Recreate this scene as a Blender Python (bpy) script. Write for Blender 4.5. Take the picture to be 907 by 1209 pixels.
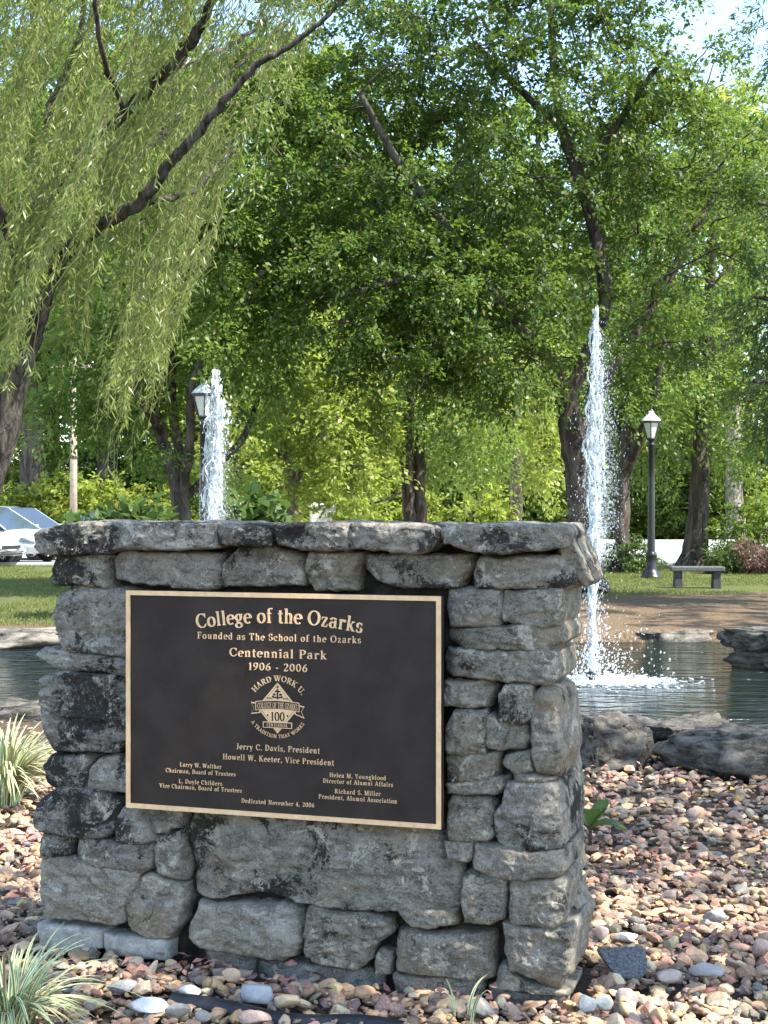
import bpy, bmesh, math, random
import numpy as np
from mathutils import Vector, Matrix
R = math.radians
for o in list(bpy.data.objects):
    bpy.data.objects.remove(o)
C = bpy.context.scene
COL = C.collection

# ------------------------------------------------------------------ camera, sky, sun, exposure
F, PCX, HZ, EYE = 1700.0, 453.5, 603.0, 1.55          # focal length in photo pixels, picture centre, horizon row, eye height
cam_d = bpy.data.cameras.new('camera')
cam = bpy.data.objects.new('camera', cam_d); COL.objects.link(cam)
cam.location = (0, 0, EYE); cam.rotation_euler = (R(90), 0, 0)
cam_d.sensor_fit = 'VERTICAL'; cam_d.sensor_height = 36.0; cam_d.lens = F/1209*36
cam_d.shift_y = -(604.5-HZ)/1209
cam_d.clip_start = 0.05; cam_d.clip_end = 3000
C.camera = cam
SUN = Vector((0.80, -0.38, 1.22)).normalized()         # direction towards the sun
elev = math.asin(SUN.z); azim = math.atan2(SUN.x, SUN.y)
world = bpy.data.worlds.new('World'); C.world = world; world.use_nodes = True
wn = world.node_tree; bg = wn.nodes['Background']
sky = wn.nodes.new('ShaderNodeTexSky'); sky.sky_type = 'NISHITA'; sky.sun_disc = False
sky.sun_elevation = elev; sky.sun_rotation = azim
sky.air_density = 1.0; sky.dust_density = 0.4; sky.ozone_density = 1.0
wn.links.new(sky.outputs[0], bg.inputs[0]); bg.inputs[1].default_value = 0.15
sd = bpy.data.lights.new('sun', 'SUN'); sd.energy = 3.7; sd.angle = R(0.5); sd.color = (1, 0.95, 0.86)
so = bpy.data.objects.new('sun', sd); COL.objects.link(so)
so.rotation_euler = SUN.to_track_quat('Z', 'Y').to_euler(); so.location = (20, -10, 30)
C.view_settings.view_transform = 'Standard'; C.view_settings.look = 'None'
C.view_settings.exposure = 1.92; C.view_settings.gamma = 1.0; C.view_settings.use_curve_mapping = False
C.cycles.max_bounces = 7; C.cycles.diffuse_bounces = 4; C.cycles.glossy_bounces = 3
C.cycles.transmission_bounces = 5; C.cycles.transparent_max_bounces = 16
C.cycles.use_denoising = True
C.cycles.sample_clamp_indirect = 4.0

rng = np.random.default_rng(11)

# ------------------------------------------------------------------ helpers
def P(px, py, Z):
    return np.array([(px-PCX)/F*Z, Z, EYE-(py-HZ)/F*Z])
def G(px, py, z=0.0):                                   # where the view through a photo pixel meets the ground
    Z = (EYE-z)*F/(py-HZ)
    return np.array([(px-PCX)/F*Z, Z, z])

def _h(ix, iy, iz, seed):
    h = (ix.astype(np.int64)*374761393 + iy.astype(np.int64)*668265263 + iz.astype(np.int64)*2147483647 + seed*974711) & 0xffffffff
    h = ((h ^ (h >> 13))*1274126177) & 0xffffffff
    h = h ^ (h >> 16)
    return (h & 0xffff)/32767.5-1.0
def vnoise(p, seed=0):
    p = np.asarray(p, float); i = np.floor(p).astype(np.int64); f = p-i
    f = f*f*(3-2*f); out = 0
    for dx in (0, 1):
        for dy in (0, 1):
            for dz in (0, 1):
                w = (f[..., 0] if dx else 1-f[..., 0])*(f[..., 1] if dy else 1-f[..., 1])*(f[..., 2] if dz else 1-f[..., 2])
                out = out+w*_h(i[..., 0]+dx, i[..., 1]+dy, i[..., 2]+dz, seed)
    return out
def fbm(p, seed=0, octv=4, rough=0.5):
    p = np.asarray(p, float); a = 1.0; s = 0; t = 0
    for k in range(octv):
        s = s+a*vnoise(p*(2.03**k)+17.3*k, seed+k); t += a; a *= rough
    return s/t
def norm(v):
    return v/np.maximum(np.linalg.norm(v, axis=-1, keepdims=True), 1e-9)

class MB:
    """collects vertices and faces and links them as ONE mesh object"""
    def __init__(s):
        s.v = []; s.f = {3: [], 4: []}; s.poly = []; s.c = []; s.n = 0; s.m = {3: [], 4: []}
    def add(s, v, f, col=None, mi=0):
        v = np.asarray(v, float).reshape(-1, 3); f = np.asarray(f, np.int64)
        if len(f):
            s.f[f.shape[1]].append(f+s.n); s.m[f.shape[1]].append(np.full(len(f), mi))
        if col is None: col = np.full((len(v), 3), 0.5)
        col = np.asarray(col, float)
        if col.ndim == 1: col = np.tile(col, (len(v), 1))
        s.c.append(col); s.v.append(v); s.n += len(v)
    def ngon(s, v, mi=0):                                # convex face fan
        n = len(v); c = np.mean(v, axis=0)
        s.add(np.vstack([v, c]), [[i, (i+1) % n, n] for i in range(n)], mi=mi)
    def box(s, lo, hi, mi=0, taper=0.0):
        x0, y0, z0 = lo; x1, y1, z1 = hi; t = taper
        v = [(x0, y0, z0), (x1, y0, z0), (x1, y1, z0), (x0, y1, z0), (x0+t, y0+t, z1), (x1-t, y0+t, z1), (x1-t, y1-t, z1), (x0+t, y1-t, z1)]
        s.add(v, [[3, 2, 1, 0], [4, 5, 6, 7], [0, 1, 5, 4], [1, 2, 6, 5], [2, 3, 7, 6], [3, 0, 4, 7]], mi=mi)
    def tube(s, pts, rad, sides=8, col=None, rough=0.0, seed=0, cap=True):
        pts = np.asarray(pts, float); n = len(pts); rad = np.broadcast_to(np.asarray(rad, float), (n,))
        t = norm(np.gradient(pts, axis=0)); ref = np.array([0.31, 0.95, 0.07])
        a = norm(np.cross(t, ref)); b = np.cross(t, a)
        th = np.arange(sides)*2*np.pi/sides
        ring = np.cos(th)[None, :, None]*a[:, None]+np.sin(th)[None, :, None]*b[:, None]
        rr = rad[:, None]*np.ones((1, sides))
        if rough: rr = rr*(1+rough*fbm(pts[:, None]*3+ring*1.3, seed, 3))
        v = (pts[:, None]+ring*rr[..., None]).reshape(-1, 3)
        i = np.arange(n-1)[:, None]*sides; j = np.arange(sides)[None]; k = (j+1) % sides
        f = np.stack([i+j, i+k, i+sides+k, i+sides+j], -1).reshape(-1, 4)
        s.add(v, f, col)
        if cap and sides > 3:
            for e in (0, n-1):
                r0 = v[e*sides:(e+1)*sides]; s.ngon(r0 if e else r0[::-1])
    def lathe(s, prof, sides=24, c=(0, 0, 0), mi=0, rot=0.0):
        prof = np.asarray(prof, float); n = len(prof)
        th = np.arange(sides)*2*np.pi/sides+rot
        v = np.stack([prof[:, 0, None]*np.cos(th)+c[0], prof[:, 0, None]*np.sin(th)+c[1], prof[:, 1, None]+0*th+c[2]], -1).reshape(-1, 3)
        i = np.arange(n-1)[:, None]*sides; j = np.arange(sides)[None]; k = (j+1) % sides
        s.add(v, np.stack([i+j, i+k, i+sides+k, i+sides+j], -1).reshape(-1, 4), mi=mi)
    def build(s, name, m, parent=None, smooth=True, fix=False):
        me = bpy.data.meshes.new(name)
        V = np.concatenate(s.v) if s.v else np.zeros((0, 3))
        me.vertices.add(len(V)); me.vertices.foreach_set('co', V.ravel())
        q = np.concatenate(s.f[4]) if s.f[4] else np.zeros((0, 4), int)
        t = np.concatenate(s.f[3]) if s.f[3] else np.zeros((0, 3), int)
        idx = np.concatenate([q.ravel(), t.ravel()]).astype(np.int32)
        tot = np.concatenate([np.full(len(q), 4), np.full(len(t), 3)]).astype(np.int32)
        me.loops.add(len(idx)); me.loops.foreach_set('vertex_index', idx)
        me.polygons.add(len(tot)); me.polygons.foreach_set('loop_start', np.concatenate([[0], np.cumsum(tot)[:-1]]).astype(np.int32))
        me.polygons.foreach_set('loop_total', tot)
        mi = np.concatenate((s.m[4] or [np.zeros(0)])+(s.m[3] or [np.zeros(0)])).astype(np.int32)
        me.polygons.foreach_set('material_index', mi)
        me.polygons.foreach_set('use_smooth', np.full(len(tot), smooth))
        at = me.color_attributes.new('tint', 'FLOAT_COLOR', 'POINT')
        cc = np.concatenate(s.c); at.data.foreach_set('color', np.hstack([cc, np.ones((len(cc), 1))]).ravel().astype(np.float32))
        for mm in (m if isinstance(m, (list, tuple)) else [m]): me.materials.append(mm)
        me.update(); me.validate()
        if fix:
            bm = bmesh.new(); bm.from_mesh(me); bmesh.ops.recalc_face_normals(bm, faces=bm.faces); bm.to_mesh(me); bm.free()
        o = bpy.data.objects.new(name, me); COL.objects.link(o)
        if parent: o.parent = parent
        return o

def tag(o, label=None, cat=None, group=None, kind=None):
    if label: o['label'] = label
    if cat: o['category'] = cat
    if group: o['group'] = group
    if kind: o['kind'] = kind
    return o
def thing(name, label, cat, loc=(0, 0, 0), rz=0.0, group=None):
    o = bpy.data.objects.new(name, None); COL.objects.link(o)
    o.empty_display_size = 0.2; o.location = loc; o.rotation_euler = (0, 0, rz)
    return tag(o, label, cat, group)
def copy_thing(o, loc=None, rz=0.0, scale=1.0, label=None, group=None):
    c = o.copy(); COL.objects.link(c)
    if loc is not None: c.location = loc
    c.rotation_euler = (0, 0, rz); c.scale = (scale,)*3 if np.isscalar(scale) else scale
    if label: c['label'] = label
    if group: c['group'] = group
    for ch in [x for x in bpy.data.objects if x.parent == o]:
        d = ch.copy(); COL.objects.link(d); d.parent = c
        for g in [x for x in bpy.data.objects if x.parent == ch]:
            e = g.copy(); COL.objects.link(e); e.parent = d
    return c
def bevel(o, w, seg=2):
    m = o.modifiers.new('bevel', 'BEVEL'); m.width = w; m.segments = seg; m.limit_method = 'ANGLE'; m.angle_limit = R(35)
    return o

# ------------------------------------------------------------------ materials
class NT:
    def __init__(s, name):
        s.m = bpy.data.materials.new(name); s.m.use_nodes = True
        s.t = s.m.node_tree; s.b = s.t.nodes['Principled BSDF']; s.out = s.t.nodes['Material Output']
    def n(s, typ, **kw):
        nd = s.t.nodes.new('ShaderNode'+typ)
        for k, v in kw.items(): setattr(nd, k, v)
        return nd
    def l(s, a, b): s.t.links.new(a, b)
    def val(s, sock, v):
        if hasattr(v, 'is_output') or isinstance(v, bpy.types.NodeSocket): s.l(v, sock)
        else: sock.default_value = v
    def noise(s, scale, detail=4, rough=0.55, vec=None, dist=0.0):
        nd = s.n('TexNoise'); nd.inputs['Scale'].default_value = scale; nd.inputs['Detail'].default_value = detail
        nd.inputs['Roughness'].default_value = rough; nd.inputs['Distortion'].default_value = dist
        if vec is not None: s.l(vec, nd.inputs['Vector'])
        return nd.outputs['Fac']
    def ramp(s, fac, a, b, va=0.0, vb=1.0):
        nd = s.n('MapRange'); nd.interpolation_type = 'SMOOTHSTEP'
        s.val(nd.inputs['Value'], fac)
        s.val(nd.inputs['From Min'], a); s.val(nd.inputs['From Max'], b)
        nd.inputs['To Min'].default_value = va; nd.inputs['To Max'].default_value = vb
        return nd.outputs[0]
    def math(s, op, a, b=0.0):
        nd = s.n('Math', operation=op); s.val(nd.inputs[0], a); s.val(nd.inputs[1], b); return nd.outputs[0]
    def mix(s, fac, a, b, mode='MIX'):
        nd = s.n('Mix', data_type='RGBA', blend_type=mode); s.val(nd.inputs[0], fac)
        for sk, v in ((nd.inputs[6], a), (nd.inputs[7], b)):
            s.val(sk, v if isinstance(v, bpy.types.NodeSocket) else (*v, 1.0))
        return nd.outputs[2]
    def bump(s, h, strength=0.5, dist=0.01, nrm=None):
        nd = s.n('Bump'); nd.inputs['Strength'].default_value = strength; nd.inputs['Distance'].default_value = dist
        s.l(h, nd.inputs['Height'])
        if nrm is not None: s.l(nrm, nd.inputs['Normal'])
        return nd.outputs[0]
    def set(s, **kw):
        for k, v in kw.items(): s.val(s.b.inputs[k.replace('_', ' ')], v if not isinstance(v, tuple) else (*v, 1.0))
        return s.m
    def obj(s): return s.n('TexCoord').outputs['Object']
    def vadd(s, a, b):
        nd = s.n('VectorMath', operation='ADD'); s.l(a, nd.inputs[0]); s.l(b, nd.inputs[1]); return nd.outputs[0]
    def vmul(s, a, v):
        nd = s.n('VectorMath', operation='MULTIPLY'); s.l(a, nd.inputs[0]); nd.inputs[1].default_value = v; return nd.outputs[0]

def m_plain(name, col, rough=0.5, metal=0.0, var=0.12, scale=8, bump=0.0, bscale=60):
    k = NT(name); v = k.obj(); f = k.noise(scale, 5, 0.6, v)
    c = k.mix(k.ramp(f, 0.3, 0.7), tuple(x*(1-var) for x in col), tuple(min(1, x*(1+var)) for x in col))
    k.set(Base_Color=c, Roughness=rough, Metallic=metal)
    if bump: k.l(k.bump(k.noise(bscale, 6, 0.6, v), bump, 0.01), k.b.inputs['Normal'])
    return k.m

def m_wall_stone():
    k = NT('weathered_limestone')
    oi = k.n('ObjectInfo'); cb = k.n('CombineXYZ')
    for i, mul in enumerate((37.0, 91.0, 53.0)): k.l(k.math('MULTIPLY', oi.outputs['Random'], mul), cb.inputs[i])
    v = k.vadd(k.obj(), cb.outputs[0])
    vs = k.vmul(v, (1.0, 1.0, 1.7))                       # bedding runs along the stone
    big = k.noise(5.5, 10, 0.7, v, 0.5); mid = k.noise(16, 10, 0.74, vs, 0.4); fine = k.noise(95, 8, 0.8, v); pale = k.noise(10, 12, 0.78, k.vadd(v, cb.outputs[0]), 0.8)
    base = k.mix(k.ramp(mid, 0.42, 0.58), k.mix(0.6, oi.outputs['Color'], (0.075, 0.068, 0.058)), k.mix(0.45, oi.outputs['Color'], (0.55, 0.5, 0.42)))
    base = k.mix(k.ramp(fine, 0.44, 0.6, 0.0, 0.6), base, k.mix(0.6, base, (0.6, 0.56, 0.49)))
    spk = k.noise(210, 4, 0.85, v)
    base = k.mix(k.ramp(spk, 0.5, 0.6, 0, 0.55), base, k.mix(0.7, base, (0.68, 0.61, 0.48)))
    base = k.mix(k.ramp(spk, 0.47, 0.38, 0, 0.5), base, k.mix(0.8, base, (0.03, 0.027, 0.02)))
    warm = k.noise(3.4, 6, 0.65, vs)
    base = k.mix(k.ramp(warm, 0.5, 0.66, 0, 0.5), base, (0.36, 0.265, 0.145))
    # black lichen crust, more of it where the stone's alpha says so
    th = k.math('SUBTRACT', 0.615, k.math('MULTIPLY', oi.outputs['Alpha'], 0.19))
    lich = k.ramp(k.math('ADD', k.math('MULTIPLY', big, 0.68), k.math('MULTIPLY', fine, 0.32)), th, k.math('ADD', th, 0.035))
    base = k.mix(k.math('MULTIPLY', lich, 0.9), base, (0.032, 0.029, 0.025))
    pl = k.ramp(k.math('ADD', k.math('MULTIPLY', pale, 0.7), k.math('MULTIPLY', fine, 0.3)), 0.545, 0.57)
    base = k.mix(k.math('MULTIPLY', pl, 0.92), base, (0.72, 0.65, 0.52))
    vo = k.n('TexVoronoi'); vo.inputs['Scale'].default_value = 60; k.l(v, vo.inputs['Vector'])
    pits = k.ramp(vo.outputs['Distance'], 0.02, 0.28)
    base = k.mix(k.math('MULTIPLY', k.math('SUBTRACT', 1.0, k.ramp(vo.outputs['Distance'], 0.06, 0.2)), 0.45), base, (0.035, 0.033, 0.03))
    k.set(Base_Color=base, Roughness=0.95, Specular_IOR_Level=0.12)
    b1 = k.bump(k.math('ADD', mid, k.math('MULTIPLY', fine, 0.5)), 1.0, 0.03)
    b2 = k.bump(k.math('ADD', k.noise(170, 6, 0.75, v), k.math('MULTIPLY', pits, 0.6)), 0.7, 0.008, b1)
    k.l(b2, k.b.inputs['Normal'])
    return k.m

def m_rock(name, dark, lite, scale=3.0):
    k = NT(name); v = k.obj(); vs = k.vmul(v, (1, 1, 3.0))
    a = k.noise(scale, 9, 0.66, vs, 0.5); f = k.noise(scale*14, 7, 0.7, v)
    c = k.mix(k.ramp(a, 0.38, 0.66), dark, lite)
    c = k.mix(k.ramp(f, 0.5, 0.8, 0, 0.6), c, tuple(min(1, x*1.9) for x in lite))
    k.set(Base_Color=c, Roughness=0.85, Specular_IOR_Level=0.3)
    k.l(k.bump(k.math('ADD', a, k.math('MULTIPLY', f, 0.3)), 0.9, 0.04), k.b.inputs['Normal'])
    return k.m

def m_tint(name, rough=0.8, fine=90.0, amt=0.35, spec=0.3):
    """colour comes from each piece's own colour attribute, broken up by fine grain"""
    k = NT(name); a = k.n('Attribute', attribute_name='tint'); v = k.n('NewGeometry').outputs['Position']
    f = k.noise(fine, 6, 0.7, v)
    c = k.mix(k.ramp(f, 0.3, 0.75, 0, amt), a.outputs['Color'], k.mix(0.6, a.outputs['Color'], (0.75, 0.72, 0.68)))
    c = k.mix(k.ramp(k.noise(fine*0.35, 5, 0.7, v), 0.5, 0.75, 0, amt), c, k.mix(0.7, a.outputs['Color'], (0.03, 0.025, 0.02)))
    k.set(Base_Color=c, Roughness=rough, Specular_IOR_Level=spec)
    k.l(k.bump(f, 0.4, 0.004), k.b.inputs['Normal'])
    return k.m

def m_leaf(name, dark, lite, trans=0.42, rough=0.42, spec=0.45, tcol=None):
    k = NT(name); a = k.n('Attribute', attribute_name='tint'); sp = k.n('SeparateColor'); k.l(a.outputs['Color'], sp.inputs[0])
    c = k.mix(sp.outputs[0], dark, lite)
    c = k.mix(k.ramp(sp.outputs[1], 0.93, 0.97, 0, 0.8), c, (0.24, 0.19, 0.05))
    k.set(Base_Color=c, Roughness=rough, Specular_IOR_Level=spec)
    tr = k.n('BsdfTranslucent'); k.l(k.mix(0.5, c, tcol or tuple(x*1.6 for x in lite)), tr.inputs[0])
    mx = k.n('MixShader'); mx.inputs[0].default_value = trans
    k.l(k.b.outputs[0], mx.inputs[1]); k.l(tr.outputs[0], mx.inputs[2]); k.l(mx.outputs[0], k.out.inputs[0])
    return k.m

def m_bark(name, dark, lite, scale=7.0):
    k = NT(name); v = k.vmul(k.obj(), (1, 1, 0.22))
    a = k.noise(scale, 8, 0.7, v, 0.6); f = k.noise(scale*5, 6, 0.7, v)
    c = k.mix(k.ramp(a, 0.36, 0.64), dark, lite)
    k.set(Base_Color=c, Roughness=0.95, Specular_IOR_Level=0.15)
    k.l(k.bump(k.math('ADD', a, k.math('MULTIPLY', f, 0.4)), 1.0, 0.05), k.b.inputs['Normal'])
    return k.m

def m_ground():
    k = NT('lawn_and_soil'); pos = k.n('NewGeometry').outputs['Position']; sx = k.n('SeparateXYZ'); k.l(pos, sx.inputs[0])
    w = k.math('MULTIPLY', k.math('SUBTRACT', k.noise(0.45, 4, 0.6, pos), 0.5), 5.0)
    y = k.math('ADD', sx.outputs[1], w)
    g1 = k.noise(2.3, 6, 0.65, pos); g2 = k.noise(24, 5, 0.7, pos); g3 = k.noise(70, 4, 0.7, pos)
    grass = k.mix(k.ramp(g2, 0.3, 0.7), (0.055, 0.068, 0.02), (0.135, 0.145, 0.045))
    grass = k.mix(k.ramp(g1, 0.52, 0.75, 0, 0.6), grass, (0.2, 0.165, 0.075))
    soil = k.mix(k.ramp(g3, 0.3, 0.7), (0.045, 0.033, 0.024), (0.15, 0.105, 0.07))
    dirt = k.mix(k.ramp(g2, 0.3, 0.72), (0.075, 0.05, 0.03), (0.235, 0.165, 0.1))
    dirt = k.mix(k.ramp(g3, 0.58, 0.7, 0, 0.7), dirt, (0.36, 0.28, 0.18))
    dm = k.math('MULTIPLY', k.ramp(sx.outputs[0], 0.0, 2.5), k.math('SUBTRACT', 1.0, k.ramp(y, 26.2, 27.6)))
    dm = k.math('MAXIMUM', dm, k.math('SUBTRACT', 1.0, k.ramp(sx.outputs[1], 19.4, 20.3)))
    c = k.mix(dm, grass, dirt)
    c = k.mix(k.math('SUBTRACT', 1.0, k.ramp(sx.outputs[1], 10.5, 12.0)), c, soil)
    k.set(Base_Color=c, Roughness=0.95, Specular_IOR_Level=0.15)
    k.l(k.bump(k.math('ADD', g2, k.math('MULTIPLY', g3, 0.5)), 0.8, 0.04), k.b.inputs['Normal'])
    return k.m

def m_water():
    k = NT('pond_water'); pos = k.n('NewGeometry').outputs['Position']
    st = k.vmul(pos, (0.75, 1.9, 1))
    a = k.noise(1.6, 3, 0.5, st, 0.6); b = k.noise(5.5, 3, 0.5, st, 0.4)
    k.set(Base_Color=(0.010, 0.014, 0.009), Roughness=0.06, IOR=1.33, Specular_IOR_Level=0.6)
    k.l(k.bump(k.math('ADD', a, k.math('MULTIPLY', b, 0.3)), 1.0, 0.24), k.b.inputs['Normal'])
    return k.m

def m_jet(name='aerated_water', clear=0.34):
    k = NT(name); k.set(Base_Color=(0.86, 0.92, 0.95), Roughness=0.25, IOR=1.33, Transmission_Weight=0.3)
    tr = k.n('BsdfTransparent'); mx = k.n('MixShader'); mx.inputs[0].default_value = clear
    k.l(k.b.outputs[0], mx.inputs[1]); k.l(tr.outputs[0], mx.inputs[2]); k.l(mx.outputs[0], k.out.inputs[0])
    return k.m

def m_asphalt(name, a, b):
    k = NT(name); pos = k.n('NewGeometry').outputs['Position']
    c = k.mix(k.ramp(k.noise(0.35, 6, 0.65, pos), 0.35, 0.65), a, b)
    c = k.mix(k.ramp(k.noise(45, 3, 0.7, pos), 0.35, 0.7, 0, 0.25), c, tuple(x*0.6 for x in a))
    k.set(Base_Color=c, Roughness=0.9); return k.m

def m_bronze():
    k = NT('dark_patinated_bronze'); v = k.obj()
    f = k.noise(7, 6, 0.6, v); g = k.noise(260, 3, 0.6, v)
    c = k.mix(k.ramp(f, 0.3, 0.7), (0.026, 0.0175, 0.013), (0.043, 0.030, 0.0225))
    k.set(Base_Color=c, Roughness=k.ramp(f, 0.2, 0.8, 0.5, 0.62), Specular_IOR_Level=0.2)
    k.l(k.bump(g, 0.5, 0.0016), k.b.inputs['Normal']); return k.m
def m_polish():
    k = NT('brushed_bronze'); v = k.obj()
    f = k.noise(30, 5, 0.6, v)
    c = k.mix(k.ramp(f, 0.3, 0.7), (0.72, 0.44, 0.22), (0.84, 0.55, 0.30))
    k.set(Base_Color=c, Roughness=0.55, Metallic=0.0, Specular_IOR_Level=.4); return k.m
def m_glass(name, col, rough=0.05):
    k = NT(name); k.set(Base_Color=col, Roughness=rough, Specular_IOR_Level=0.9); return k.m

M = dict(
    stone=m_wall_stone(), mortar=m_plain('shade_darkened_mortar', (0.022, 0.019, 0.013), 0.98, 0, 0.6, 18, 1.0, 70),  # mortar made darker: deep shadow of the joints is put into its colour
    block=m_plain('concrete_block', (0.36, 0.345, 0.3), 0.95, 0, 0.25, 25, 0.9, 140),
    rock=m_rock('pond_rock', (0.028, 0.026, 0.023), (0.17, 0.152, 0.12), 4.5), bank=m_rock('bank_rock', (0.05, 0.047, 0.04), (0.27, 0.235, 0.185), 2.2),
    gravel=m_tint('river_gravel', 0.75, 110, 0.4), ground=m_ground(), water=m_water(), jet=m_jet(), spray=m_jet('water_spray', 0.55),
    road=m_asphalt('pale_asphalt', (0.3, 0.3, 0.3), (0.4, 0.4, 0.39)), kerb=m_plain('kerb_concrete', (0.45, 0.44, 0.4), 0.9),
    paint=m_plain('white_line_paint', (0.75, 0.75, 0.72), 0.8),
    bronze=m_bronze(), polish=m_polish(),
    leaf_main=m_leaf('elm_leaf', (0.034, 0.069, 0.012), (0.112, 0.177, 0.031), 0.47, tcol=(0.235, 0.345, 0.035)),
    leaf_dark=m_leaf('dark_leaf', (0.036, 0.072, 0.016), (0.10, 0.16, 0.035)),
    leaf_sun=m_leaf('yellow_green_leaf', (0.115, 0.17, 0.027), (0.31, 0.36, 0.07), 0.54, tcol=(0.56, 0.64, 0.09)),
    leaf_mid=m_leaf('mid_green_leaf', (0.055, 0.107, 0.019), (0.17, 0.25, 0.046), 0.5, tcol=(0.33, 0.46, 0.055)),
    leaf_lawn=m_leaf('lawn_blade', (0.07, 0.09, 0.02), (0.20, 0.225, 0.06), .3, .6, .25),
    leaf_fir=m_leaf('feathery_leaf', (0.04, 0.08, 0.025), (0.11, 0.17, 0.05)),
    leaf_willow=m_leaf('willow_leaf', (0.065, 0.105, 0.02), (0.28, 0.325, 0.075), 0.52, 0.4, 0.5),
    leaf_red=m_leaf('reddish_leaf', (0.10, 0.05, 0.045), (0.24, 0.15, 0.12)),
    leaf_blade=m_tint('variegated_blade', 0.5, 60, 0.12),
    bark=m_bark('grey_brown_bark', (0.04, 0.031, 0.025), (0.14, 0.112, 0.088)),
    bark_pale=m_bark('pale_bark', (0.09, 0.07, 0.052), (0.33, 0.28, 0.22), 3.5),
    bark_willow=m_bark('willow_bark', (0.028, 0.023, 0.019), (0.15, 0.125, 0.1), 12),
    twig_yellow=m_plain('willow_twig', (0.15, 0.145, 0.05), 0.7),
    black=m_plain('black_painted_metal', (0.014, 0.015, 0.016), 0.35, 0.0, 0.2), lens=m_plain('frosted_lantern_glass', (0.72, 0.7, 0.64), 0.25, 0, 0.05),
    dome=m_plain('clear_lantern_roof', (0.62, 0.65, 0.64), 0.18, 0, 0.1),
    granite=m_plain('grey_granite', (0.045, 0.045, 0.046), 0.8, 0, 0.35, 40, 0.5, 90),
    granite_top=m_plain('pale_granite', (0.09, 0.09, 0.09), 0.75, 0, 0.3, 30, 0.4, 90),
    cream=m_plain('cream_block', (0.58, 0.52, 0.43), 0.85, 0, 0.15, 9, 0.5, 40), pole=m_plain('pale_weathered_wood', (0.36, 0.29, 0.2), 0.85, 0, 0.2, 5),
    car_white=m_plain('white_car_paint', (0.46, 0.48, 0.50), 0.22, 0, 0.03), car_silver=m_plain('silver_car_paint', (0.36, 0.38, 0.40), 0.25, 0.3, 0.03), car_blue=m_plain('dark_blue_car_paint', (0.03, 0.05, 0.16), 0.25, 0, 0.05),
    glass=m_glass('tinted_car_glass', (0.035, 0.05, 0.065)), tyre=m_plain('tyre_rubber', (0.02, 0.02, 0.021), 0.85), rim=m_plain('alloy_rim', (0.55, 0.56, 0.58), 0.3, 0.7, 0.05),
    lamp_glass=m_glass('headlamp_glass', (0.25, 0.27, 0.28), 0.08), plastic=m_plain('black_plastic', (0.02, 0.02, 0.021), 0.45, 0, 0.3, 20, 0.4, 40),
    plaster=m_plain('grey_plaster', (0.4, 0.39, 0.36), 0.9),
)

# ------------------------------------------------------------------ ground, pond, road
def near_edge(x): return 9.55+1.75*(1/(1+np.exp((x+1.2)*1.8)))+0.22*np.sin(x*1.7)+0.12*np.sin(x*4.1+1)
def far_edge(x): return 18.55+0.35*np.sin(x*0.55+0.6)+0.15*np.sin(x*1.9)
def pond_s(x, y): return np.minimum(np.minimum(y-near_edge(x), far_edge(x)-y), np.minimum(x+16, 12-x))
WATER = -0.15
xs = np.concatenate([[-900, -500, -250, -120, -70, -45, -30, -22], np.arange(-18, 14.01, 0.16), [18, 24, 32, 48, 70, 120, 250, 500, 900]])
ys = np.concatenate([[-300, -100, -40, -15, -5, 0, 2.5], np.arange(4, 8.9, 0.4), np.arange(8.96, 20, 0.12), np.arange(20.2, 42, 0.5), [46, 54, 62, 72, 85, 110, 160, 300, 600, 1200, 2200]])
X, Y = np.meshgrid(xs, ys)
s = pond_s(X, Y); t = np.clip((s+0.05)/0.42, 0, 1); t = t*t*(3-2*t)
Zg = -0.65*t-.05*(Y < 9)+0.02*fbm(np.stack([X*0.8, Y*0.8, X*0], -1), 3)*(np.abs(X) < 60)*(Y < 40)
g = MB(); nx = len(xs); iy, ix = np.meshgrid(np.arange(len(ys)-1), np.arange(nx-1), indexing='ij'); i0 = (iy*nx+ix).ravel()
g.add(np.stack([X, Y, Zg], -1).reshape(-1, 3), np.stack([i0, i0+1, i0+nx+1, i0+nx], -1))
tag(g.build('ground', M['ground']), kind='structure')
w = MB(); w.add([(-17, 9, WATER), (13, 9, WATER), (13, 19.6, WATER), (-17, 19.6, WATER)], [[0, 1, 2, 3]])
tag(w.build('pond_water', M['water']), kind='structure')
r = MB(); r.add([(-160, 40.6, .012), (160, 40.6, .012), (160, 70, .012), (-160, 70, .012)], [[0, 1, 2, 3]])
tag(r.build('road', M['road']), kind='structure')
k_ = MB(); k_.box((-160, 70.0, 0), (160, 70.25, 0.14)); k_.box((-160, 40.3, 0), (160, 40.58, 0.10))
tag(bevel(k_.build('kerb', M['kerb'], smooth=False), 0.02), kind='structure')
pm = MB()
pm.add([(-160, 58, .017), (160, 58, .017), (160, 58.16, .017), (-160, 58.16, .017)], [[0, 1, 2, 3]])
for q in range(12):
    x0 = -32+q*2.7; pm.add([(x0, 41.4, .017), (x0+.1, 41.4, .017), (x0+.1, 46, .017), (x0, 46, .017)], [[0, 1, 2, 3]])
tag(pm.build('road_marking', M['paint']), kind='structure')

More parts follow.
